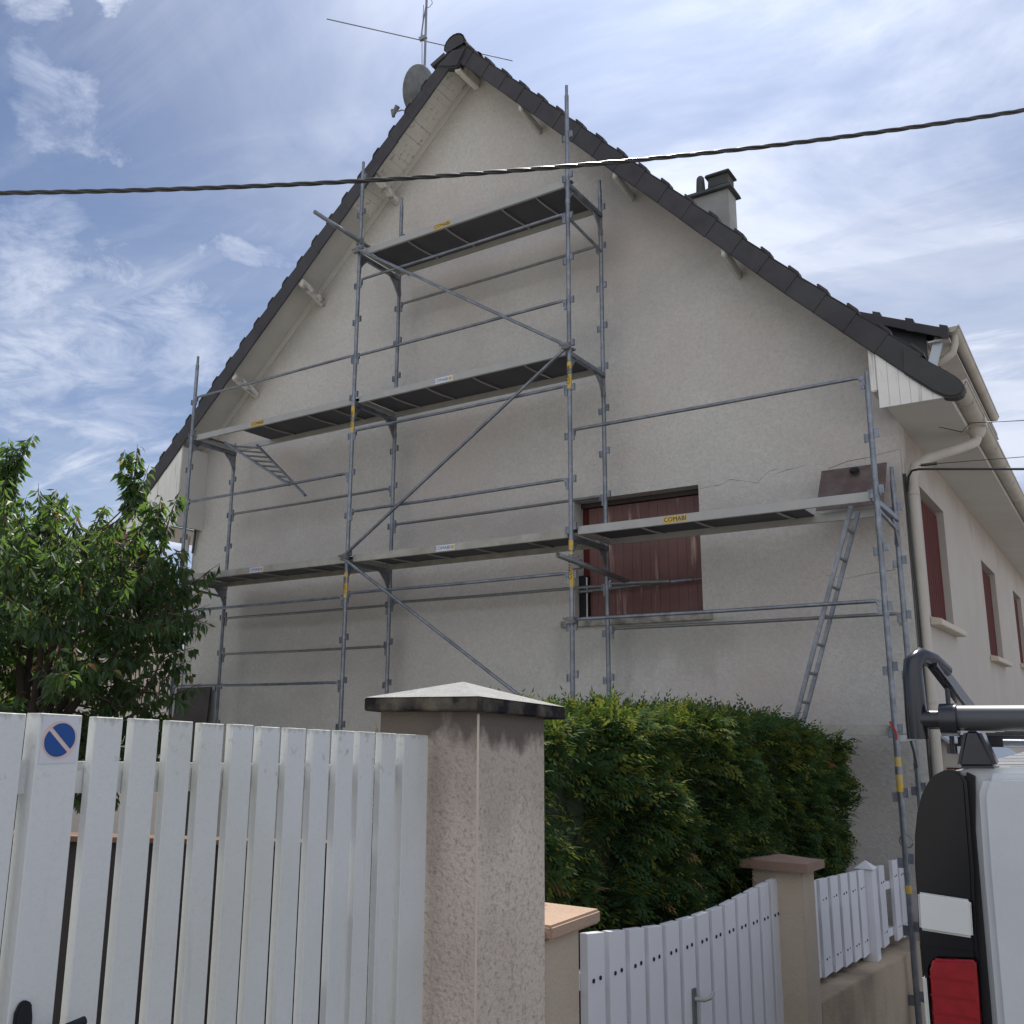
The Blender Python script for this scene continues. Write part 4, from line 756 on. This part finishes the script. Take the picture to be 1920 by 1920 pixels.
fpo = box(-1.91, -1.80, 7.76, 7.88, wz(7.8)-0.002, 0.50).build('fence_post', 'pvcpick', pf, bevel=0.005)
MB().add([(-1.925, 7.745, .50), (-1.785, 7.745, .50), (-1.785, 7.895, .50), (-1.925, 7.895, .50), (-1.855, 7.82, .555)], [(0,1,4),(1,2,4),(2,3,4),(3,0,4),(3,2,1,0)]).build('post_cap', 'pvcpick', fpo)
# low garden wall with terracotta coping seen through the gate
gwl = thing('garden_wall', (-3.3, 2.7, gz(2.7)), 'low garden wall topped with terracotta tiles behind the tall gate', 'wall')
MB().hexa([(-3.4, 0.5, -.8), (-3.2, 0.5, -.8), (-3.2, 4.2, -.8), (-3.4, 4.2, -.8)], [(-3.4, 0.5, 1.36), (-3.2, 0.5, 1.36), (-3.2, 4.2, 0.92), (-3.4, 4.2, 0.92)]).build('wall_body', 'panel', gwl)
MB().hexa([(-3.45, 0.5, 1.362), (-3.17, 0.5, 1.362), (-3.17, 4.2, .922), (-3.45, 4.2, .922)], [(-3.45, 0.5, 1.38), (-3.17, 0.5, 1.38), (-3.17, 4.2, 0.94), (-3.45, 4.2, 0.94)]).build('coping', 'terra', gwl)

# ------------------------------------------------------------------ vegetation
def quads_mesh(name, V, Fc, mats, idx, parent=None, off=(0, 0, 0)):
    me = bpy.data.meshes.new(name); V = np.asarray(V, dtype=np.float32)-np.asarray(off, dtype=np.float32)
    n_ = len(Fc); me.vertices.add(len(V)); me.vertices.foreach_set('co', V.ravel()); me.loops.add(4*n_); me.polygons.add(n_)
    me.loops.foreach_set('vertex_index', np.asarray(Fc, dtype=np.int32).ravel()); me.polygons.foreach_set('loop_start', np.arange(0, 4*n_, 4, dtype=np.int32))
    me.polygons.foreach_set('loop_total', np.full(n_, 4, dtype=np.int32))
    for m_ in mats: me.materials.append(M[m_])
    me.polygons.foreach_set('material_index', np.asarray(idx, dtype=np.int32)); me.update(calc_edges=True); me.validate()
    o = bpy.data.objects.new(name, me); col.objects.link(o)
    if parent is not None: o.parent = parent
    return o
def norm(a): return a/np.maximum(np.linalg.norm(a, axis=-1, keepdims=True), 1e-9)
# hedge: flat drooping sprays of scale leaves
HG = thing('hedge', (-2.6, 5.6, gz(5.6)), 'dense clipped conifer hedge with yellowish tips behind the low gate', 'hedge')
def htop(y): return np.interp(y, [3.3, 3.9, 5.2, 6.4, 7.2, 7.8, 8.15], [1.56, 1.62, 1.65, 1.62, 1.57, 1.50, 1.40])
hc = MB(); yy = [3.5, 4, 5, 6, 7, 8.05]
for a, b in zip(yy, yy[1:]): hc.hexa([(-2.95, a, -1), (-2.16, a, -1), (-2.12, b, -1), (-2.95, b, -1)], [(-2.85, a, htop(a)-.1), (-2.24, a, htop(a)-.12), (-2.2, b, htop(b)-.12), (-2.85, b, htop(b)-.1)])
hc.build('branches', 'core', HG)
n_s = 13500
face = rng.random(n_s); base = np.zeros((n_s, 3)); nr = np.zeros((n_s, 3))
fr = face < 0.60; tp = (face >= 0.60) & (face < 0.80); ed = (face >= 0.80) & (face < .9); e2 = face >= .9
def U(a, b, k_): return a+(b-a)*rng.random(k_)
k_ = fr.sum(); y_ = U(3.35, 8.15, k_); z_ = U(-0.4, 1, k_); z_ = -0.3+(htop(y_)+0.25)*(z_+.4)/1.4; base[fr] = np.c_[-2.2+0.022*(y_-3.4), y_, z_]; nr[fr] = (1, 0, 0.15)
k_ = tp.sum(); y_ = U(3.35, 8.05, k_); base[tp] = np.c_[U(-2.95, -2.15, k_), y_, htop(y_)-.1]; nr[tp] = (0.1, 0, 1)
k_ = ed.sum(); z_ = U(-.4, 1.55, k_); base[ed] = np.c_[U(-2.9, -2.15, k_), np.full(k_, 3.45), z_]; nr[ed] = (0.1, -1, 0.1)
k_ = e2.sum(); y_ = U(7.7, 8.0, k_); base[e2] = np.c_[U(-2.8, -2.04, k_), np.full(k_, 8.06), U(-.5, 1.42, k_)]; nr[e2] = (0.3, 1, 0.1)
# lumpy surface
lump = 0.07*np.sin(base[:, 1]*5.1+base[:, 2]*3.3)+0.05*np.sin(base[:, 1]*11.7-base[:, 2]*7.9+1.3)+0.04*np.sin(base[:, 2]*13.0+base[:, 1]*4.0)
base += nr*(lump[:, None]*np.where(tp, .6, 1.0)[:, None]+U(-0.06, 0.03, n_s)[:, None])
dirv = norm(nr*0.9+rng.normal(0, .45, (n_s, 3))+np.array([0, 0, 0.35]))
V = []; Fc = []; ix = []
vals = rng.random(n_s); c0 = 0
for i in range(n_s):
    p = base[i].copy(); dv = dirv[i]; ln = 0.085+0.085*rng.random(); seg = 5
    side = norm(np.cross(dv, rng.normal(0, 1, 3)+np.array([0, 0, 1.2])))
    upz = (base[i][2] > htop(base[i][1])-0.35)
    mi = 2 if vals[i] > 0.992 else (1 if vals[i] > (0.80 if upz else 0.93) else 0)
    for s_ in range(seg):
        q = p+dv*ln/seg; wl = (0.036*(1-s_/seg)+0.013)*(0.8+.5*rng.random())
        dv = dv+np.array([0, 0, -0.17]); dv /= np.linalg.norm(dv)
        for sg_ in (-1, 1):
            tipp = p+side*sg_*wl+dv*wl*0.75; h = dv*0.0062
            V += [p-h, p+side*sg_*wl*.5+dv*wl*.22-h*1.3, tipp, p+side*sg_*wl*.45+dv*wl*.5+h*1.3]; Fc.append((c0, c0+1, c0+2, c0+3)); c0 += 4
            ix.append(mi if (mi != 0 or s_ < seg-1 or vals[i] < .5) else 1)
        p = q
    V += [p, p+side*.008-dv*.01, p+dv*0.03, p-side*.008]; Fc.append((c0, c0+1, c0+2, c0+3)); c0 += 4; ix.append(mi)
V = np.array(V); lowv = V[:, 2] < 0.80; V[lowv, 0] = np.minimum(V[lowv, 0], -1.945)
quads_mesh('foliage', V, Fc, ['thuja', 'thujay', 'thujab'], ix, HG, HG['_w'])
# a few upright shoots on the hedge top
for (sx, sy, sz, n_k, hh) in ((-2.35, 6.3, 1.62, 12, .16), (-2.4, 6.5, 1.6, 10, .12), (-2.3, 4.3, 1.66, 6, .08), (-2.35, 4.9, 1.66, 5, .07), (-2.3, 5.6, 1.66, 5, .06), (-2.5, 3.8, 1.62, 6, .08)):
    V = []; Fc = []; ix = []; c0 = 0
    for _ in range(n_k):
        p = np.array([sx, sy, sz-.03])+rng.normal(0, .03, 3); dv = norm(np.array([rng.normal(0, .35), rng.normal(0, .5), 1.0])); side = norm(np.cross(dv, rng.normal(0, 1, 3)))
        for s_ in range(6):
            wl = 0.04*(1-s_/7)
            for sg_ in (-1, 1):
                h = dv*.006; V += [p-h, p+side*sg_*wl*.5+dv*wl*.2-h, p+side*sg_*wl+dv*wl*.8, p+side*sg_*wl*.4+dv*wl*.5+h]; Fc.append((c0, c0+1, c0+2, c0+3)); c0 += 4; ix.append(0 if rng.random() < .7 else 1)
            p = p+dv*hh/6; dv = norm(dv+np.array([rng.normal(0, .06), rng.normal(0, .06), -.06]))
    quads_mesh('top_shoot', V, Fc, ['thuja', 'thujay'], ix, HG, HG['_w'])

# cherry trees: trunk and limbs, drooping leaves along many twigs
def cherry(loc, ctr, rad, n_sh, seed, label, leaf=0.13, tall=()):
    r_ = np.random.default_rng(seed); t = thing('cherry_tree', loc, label, 'tree'); base = np.array(loc, float); ctr = np.array(ctr, float); rad = np.array(rad, float)
    tr = MB(); V = []; Fc = []; ix = []; c0 = 0
    fork = np.array([base[0], base[1], ctr[2]-rad[2]*.45])
    tr.tube([base, (base+fork)/2+np.array([.04, 0, 0]), fork], [0.15, 0.12, 0.11], 12)
    limbs = []
    for li in range(14):
        az = 2*math.pi*li/14*1.62+r_.normal(0, .2); el = R(r_.uniform(-8, 75)); d_ = np.array([math.cos(az)*math.cos(el), math.sin(az)*math.cos(el), math.sin(el)])
        end = ctr+d_*rad*r_.uniform(.7, .95); mid = (fork+end)/2+r_.normal(0, .12, 3)+np.array([0, 0, .1]); pts = [fork*(1-u)**2+2*mid*u*(1-u)+end*u*u for u in np.linspace(0, 1, 8)]
        tr.tube(pts, list(np.linspace(.06, .012, 8)), 8); limbs += pts[2:]
    LB = np.array(limbs); shoots = []
    lob = [(norm(r_.normal(0, 1, 3)), r_.uniform(.5, 1.0)) for _ in range(16)]
    while len(shoots) < n_sh:
        d_ = norm(r_.normal(0, 1, 3)); bmp = 0.68+0.34*max([math.exp(-((1-d_@l)*7))*a for l, a in lob]); f = bmp*(r_.uniform(.12, 1.0)**.42)
        dd = np.sign(d_)*np.abs(d_)**.8; p = ctr+dd*rad*f
        if p[2] < base[2]+.7 or (p[0] > ctr[0]+rad[0]*.35 and p[2] < 1.75): continue
        shoots.append((p, norm(d_*.8+np.array([0, 0, .55])+r_.normal(0, .45, 3)), r_.uniform(.28, .62), 1.0))
    for (x, y, z, n_k, hh) in tall:
        for _ in range(n_k): shoots.append((np.array([x, y, z])+r_.normal(0, .05, 3), norm(np.array([r_.normal(.1, .12), r_.normal(0, .12), 1])), hh*r_.uniform(.8, 1.05), 1.5))
    for (q, td, tl, dens) in shoots:
        near = LB[np.argmin(((LB-q)**2).sum(1))]; q = q.copy(); tp_ = [q.copy()]; nl = int(tl*62*dens)
        if r_.random() < .18: tr.tube([near, (near+q)/2+r_.normal(0, .03, 3), q], [.014, .009, .006], 5, cap=False)
        for s_ in range(4): q = q+td*tl/4; td = norm(td+r_.normal(0, .10, 3)+np.array([0, 0, -.05])); tp_.append(q.copy())
        tr.tube(tp_, [.008, .007, .005, .004, .002], 5, cap=False)
        for k2 in range(nl):
            g_ = r_.uniform(0.0, 1)*4; k3 = min(int(g_), 3); bpt = tp_[k3]+(tp_[k3+1]-tp_[k3])*(g_-k3)
            out_ = norm(np.cross(td, r_.normal(0, 1, 3))); ld = norm(out_*.75+np.array([0, 0, -0.85])+td*.25+r_.normal(0, .22, 3)); ll = leaf*r_.uniform(.6, 1.2); wd = ll*.19
            sd_ = norm(np.cross(ld, r_.normal(0, 1, 3)+np.array([0, 0, .4]))); up_ = np.cross(ld, sd_)
            a = bpt+ld*.018; mid = a+ld*ll*.48+up_*ll*.07; tip = a+ld*ll+np.array([0, 0, -.018]); lo_ = a+ld*ll*.12
            V += [a, mid+sd_*wd+up_*wd*.4, tip, mid]; Fc.append((c0, c0+1, c0+2, c0+3)); c0 += 4
            V += [a, mid, tip, mid-sd_*wd+up_*wd*.4]; Fc.append((c0, c0+1, c0+2, c0+3)); c0 += 4
            m_i = 1 if (g_ > 3.3 and r_.random() < .05) else 0; ix += [m_i, m_i]
    tr.build('trunk', 'bark', t)
    quads_mesh('crown', V, Fc, ['leaf', 'leafy'], ix, t, loc)
    return t
cherry((-10.1, 6.0, gz(6)-.2), (-10.15, 6.0, 2.05), (1.98, 1.6, 1.98), 760, 5, 'bushy cherry tree with drooping dark leaves left of the scaffold', tall=((-8.75, 6.0, 3.75, 5, .62), (-8.25, 6.05, 3.35, 4, .5), (-11.2, 6.0, 4.0, 8, .95), (-10.2, 6.0, 3.6, 5, .5)))
cherry((-11.6, 5.2, gz(5)-.2), (-11.5, 5.2, 2.3), (1.6, 1.5, 2.2), 380, 9, 'narrower cherry tree cut off by the left edge of the photo', tall=((-10.85, 5.2, 4.0, 6, .7),))

# ------------------------------------------------------------------ background left
NA = Vector((-0.8118, 0.5839, 0)); NE = Vector((0.5839, 0.8118, 0)); NC = NA*24       # gable turned towards the street corner
nh = thing('neighbour_house', (NC.x, NC.y, gz(20)), 'neighbouring gable with reddish stained wall and an old tiled edge', 'house')
def nprism(poly, d0, d1, name, m_):
    n_ = len(poly); vs = [NC+NE*a+NA*d+Vector((0, 0, z)) for d in (d0, d1) for a, z in poly]
    return MB().add(vs, [tuple(range(n_)), tuple(range(2*n_-1, n_-1, -1))]+[(i, i+n_, (i+1) % n_+n_, (i+1) % n_) for i in range(n_)]).build(name, m_, nh)
nprism([(-6.2, -2.5), (0.62, -2.5), (0.62, 4.62), (-0.55, 5.95), (-6.2, 3.4)], 0, 8, 'wall', 'neigh')
for poly in ([(-0.55, 5.97), (-0.55, 6.13), (0.98, 4.42), (0.90, 4.30)], [(-0.55, 5.97), (-0.55, 6.13), (-6.9, 3.2), (-6.8, 3.0)]): nprism(poly, -.3, 8.3, 'roof', 'neightile')
br = thing('balcony_railing', (-16.3, 12, 1.8), 'dark barred railing on a pale landing between tree and house', 'railing')
MB().box(-19.5, -14.6, 12, 12.6, -2, 1.80).build('landing', 'facade', br)
MB().box(-19.5, -14.7, 12.55, 12.7, 1.8, 2.9).build('back_wall', 'sill', br)
q = MB()
for x in np.arange(-19.4, -14.8, 0.13): q.tube([(x, 12.05, 1.85), (x, 12.05, 2.66)], 0.012, 6)
q.build('bars', 'iron', br); MB().box(-19.5, -14.7, 12.03, 12.07, 2.66, 2.69).box(-19.5, -14.7, 12.03, 12.07, 1.82, 1.86).build('handrail', 'iron', br)

# ------------------------------------------------------------------ the van
YV = 3.0; van = thing('white_van', (0.33, 5.0, gz(5)), 'white van seen from behind with black roof rack and roller', 'van')
x0v, x1v = -0.575, 1.22
# body shell (rear face at YV+0.02), rounded
prof = [(x0v+.02, -.10), (x0v, .35), (x0v+.005, .9), (x0v+.02, 1.25), (x0v+.055, 1.40), (x0v+.10, 1.452), (x0v+.16, 1.468), (0.33, 1.49), (x1v-.16, 1.468), (x1v-.10, 1.452), (x1v-.055, 1.40), (x1v-.02, 1.25), (x1v-.005, .9), (x1v, .35), (x1v-.02, -.10)]
b_ = MB(); sect = []
for yv, sc_, dzv in ((YV+.035, .985, 0), (YV+.07, 1, 0), (YV+2.5, 1, 0), (YV+3.0, .99, -.25), (YV+3.3, .985, -.62), (YV+4.1, .93, -.78), (YV+4.2, .9, -.95)):
    sect.append([(.3225+(x-.3225)*sc_, yv, (z if z < .5 else z+dzv*(z-.5)/.99) if True else z) for x, z in prof])
n_ = len(prof); b_.add([v for s_ in sect for v in s_], [(i*n_+k_, i*n_+(k_+1) % n_, (i+1)*n_+(k_+1) % n_, (i+1)*n_+k_) for i in range(len(sect)-1) for k_ in range(n_)], True)
b_.add(sect[0], [tuple(range(n_))]); b_.add(sect[-1], [tuple(range(n_-1, -1, -1))]); b_.build('body', 'vanwhite', van)
# rear doors
dprof = [(-.415, -.05), (-.402, .8), (-.398, 1.2), (-.392, 1.40), (-.372, 1.452), (-.33, 1.458), (.325, 1.475), (.325, -.05)]
dr_ = MB().prismY(dprof, YV-.012, YV+.034).build('rear_door', 'vanwhite', van, bevel=0.02, seg=6)
MB().prismY([(0.335, -.05), (.335, 1.475), (.99, 1.458), (1.03, 1.40), (1.045, .8), (1.06, -.05)], YV-.005, YV+.034).build('rear_door', 'vanwhite', van, bevel=0.012, seg=3)
MB().prismY([(-.29, 0.95), (-.275, 1.33), (.26, 1.34), (.26, 0.95)], YV-.012, YV-.0055).build('door_pressing', 'vanwhite', dr_, bevel=0.005, seg=2) if False else None
MB().prismY([(-.2, .6), (-.2, .68), (.2, .68), (.2, .6)], YV-.03, YV-.0055).build('plate_recess', 'seal', dr_)
MB().prismY([(-.445, -.05), (-.418, .8), (-.413, 1.3), (-.40, 1.445), (-.42, 1.455), (-.45, 1.3), (-.46, .8), (-.48, -.05)], YV+.012, YV+.034).build('door_seal', 'seal', van)
for sx_, nm in ((1, 'l'), (-1, 'r')):
    def mx(x): return x if sx_ > 0 else 0.645-x
    lamp = MB().prismY([(mx(x), z) for x, z in [(-.578, .98), (-.575, 1.10), (-.574, 1.20), (-.567, 1.28), (-.556, 1.34), (-.540, 1.39), (-.520, 1.425), (-.500, 1.447), (-.475, 1.460), (-.445, 1.464), (-.428, 1.455), (-.418, 1.43), (-.422, 1.2), (-.428, 1.1), (-.432, .98)]], YV-.018, YV+.03).build('tail_lamp', 'lampdark', van, bevel=0.016, seg=6)
    MB().prismY([(mx(x), z) for x, z in [(-.572, 1.030), (-.570, 1.130), (-.434, 1.122), (-.437, 1.024)]], YV-.032, YV-.0185).build('indicator_lens', 'lampwhite', lamp, bevel=0.012, seg=3)
    lb = MB().prismY([(mx(x), z) for x, z in [(-.578, .55), (-.580, 1.0), (-.43, 1.0), (-.445, .55)]], YV-.012, YV+.028).build('lamp_housing', 'lampdark', lamp, bevel=0.012, seg=2)
    MB().prismY([(mx(x), z) for x, z in [(-.562, .60), (-.561, .93), (-.545, .962), (-.433, .972), (-.438, .60)]], YV-.03, YV-.0125).build('brake_lens', 'lampred', lb, bevel=0.012, seg=3)
    for zz_ in np.arange(.64, .95, .045): MB().prismY([(mx(-.556), zz_), (mx(-.446), zz_), (mx(-.446), zz_+.006), (mx(-.556), zz_+.006)], YV-.0315, YV-.03).build('lens_rib', 'ribred', lb)
    MB().prismY([(mx(x), z) for x, z in [(-.577, .60), (-.576, .91), (-.566, .91), (-.566, .60)]], YV-.025, YV-.0125).build('lens_edge', 'lampwhite', lb, bevel=0.004)
MB().box(x0v+.02, x1v-.02, YV-.08, YV+.03, .0, .28).build('rear_bumper', 'seal', van, bevel=0.03)
for wx in (x0v+.1, x1v-.1):
    for wy in (YV+.75, YV+3.3):
        zc = gz(wy)+.31; tyre = MB().tube([(wx-.1, wy, zc), (wx-.085, wy, zc), (wx+.085, wy, zc), (wx+.1, wy, zc)], [.27, .31, .31, .27], 28).build('wheel', 'seal', van)
        MB().tube([(wx-.104, wy, zc), (wx+.104, wy, zc)], .19, 20).build('rim', 'alu', tyre)
box(x0v+.12, x1v-.12, YV+.3, YV+3.9, -.05, .1).build('underbody', 'seal', van)
MB().hexa([(x0v+.1, YV+2.9, .85), (x1v-.1, YV+2.9, .85), (x1v-.12, YV+3.45, .84), (x0v+.12, YV+3.45, .84)], [(x0v+.15, YV+2.62, 1.40), (x1v-.15, YV+2.62, 1.40), (x1v-.15, YV+2.7, 1.40), (x0v+.15, YV+2.7, 1.40)]).build('windscreen', 'lampdark', van)
for sy_ in (YV+.4,): pass
# roof rack
rk = MB().tube([(x, YV+.02, 1.605) for x in (-.455, -.44, 1.05)], [.03, .036, .036], 20).build('rack_roller', 'rackgrey', van)
MB().tube([(-.475, YV+.02, 1.60), (-.43, YV+.02, 1.60)], .046, 18).tube([(-.53, YV+.02, 1.60), (-.47, YV+.02, 1.60)], .028, 12).build('roller_bearing', 'rackblk', rk)
lp_ = [(-.541, YV+.02, 1.545), (-.541, YV+.02, 1.60), (-.541, YV+.02, 1.72), (-.538, YV+.022, 1.765), (-.520, YV+.045, 1.785), (-.495, YV+.09, 1.775), (-.47, YV+.16, 1.745)]
MB().tube(lp_, [.030, .031, .029, .027, .026, .024, .020], 14).build('rack_side_loop', 'rackblk', van)
MB().beam((-.495, YV+.07, 1.775), (-.43, YV+.42, 1.60), 0.03, 0.05).build('rack_stay', 'rackblk', van, bevel=0.008)
MB().tube([(-.475, YV+.18, 1.70), (-.475, YV+.18, 1.50)], .007, 8).build('rack_rod', 'rackblk', van)
MB().hexa([(-.445, YV-.0, 1.465), (-.335, YV-.0, 1.468), (-.345, YV+.14, 1.47), (-.44, YV+.14, 1.468)], [(-.415, YV+.0, 1.575), (-.375, YV+.0, 1.575), (-.375, YV+.1, 1.575), (-.415, YV+.1, 1.575)]).build('rack_foot', 'rackblk', van, bevel=0.012, seg=3)
for k_, yv in enumerate(np.arange(YV+.25, YV+2.4, .3)): MB().box(-.47, 1.1, yv, yv+.04, 1.52, 1.555).build('rack_bar', 'rackblk', van, bevel=0.006)
for k_, yv in enumerate((.12, .5, .9, 1.3, 1.7)): MB().tube([(-.33, YV+yv, 1.535+.004*k_), (1.08, YV+yv, 1.535+.004*k_)], .011, 8).build('rack_rod', 'galv', van)
for xx in (-.48, 1.1): MB().box(xx-.015, xx+.015, YV+.2, YV+2.4, 1.50, 1.53).build('rack_rail', 'rackblk', van)

for o in bpy.data.objects:
    if '_w' in o: del o['_w']
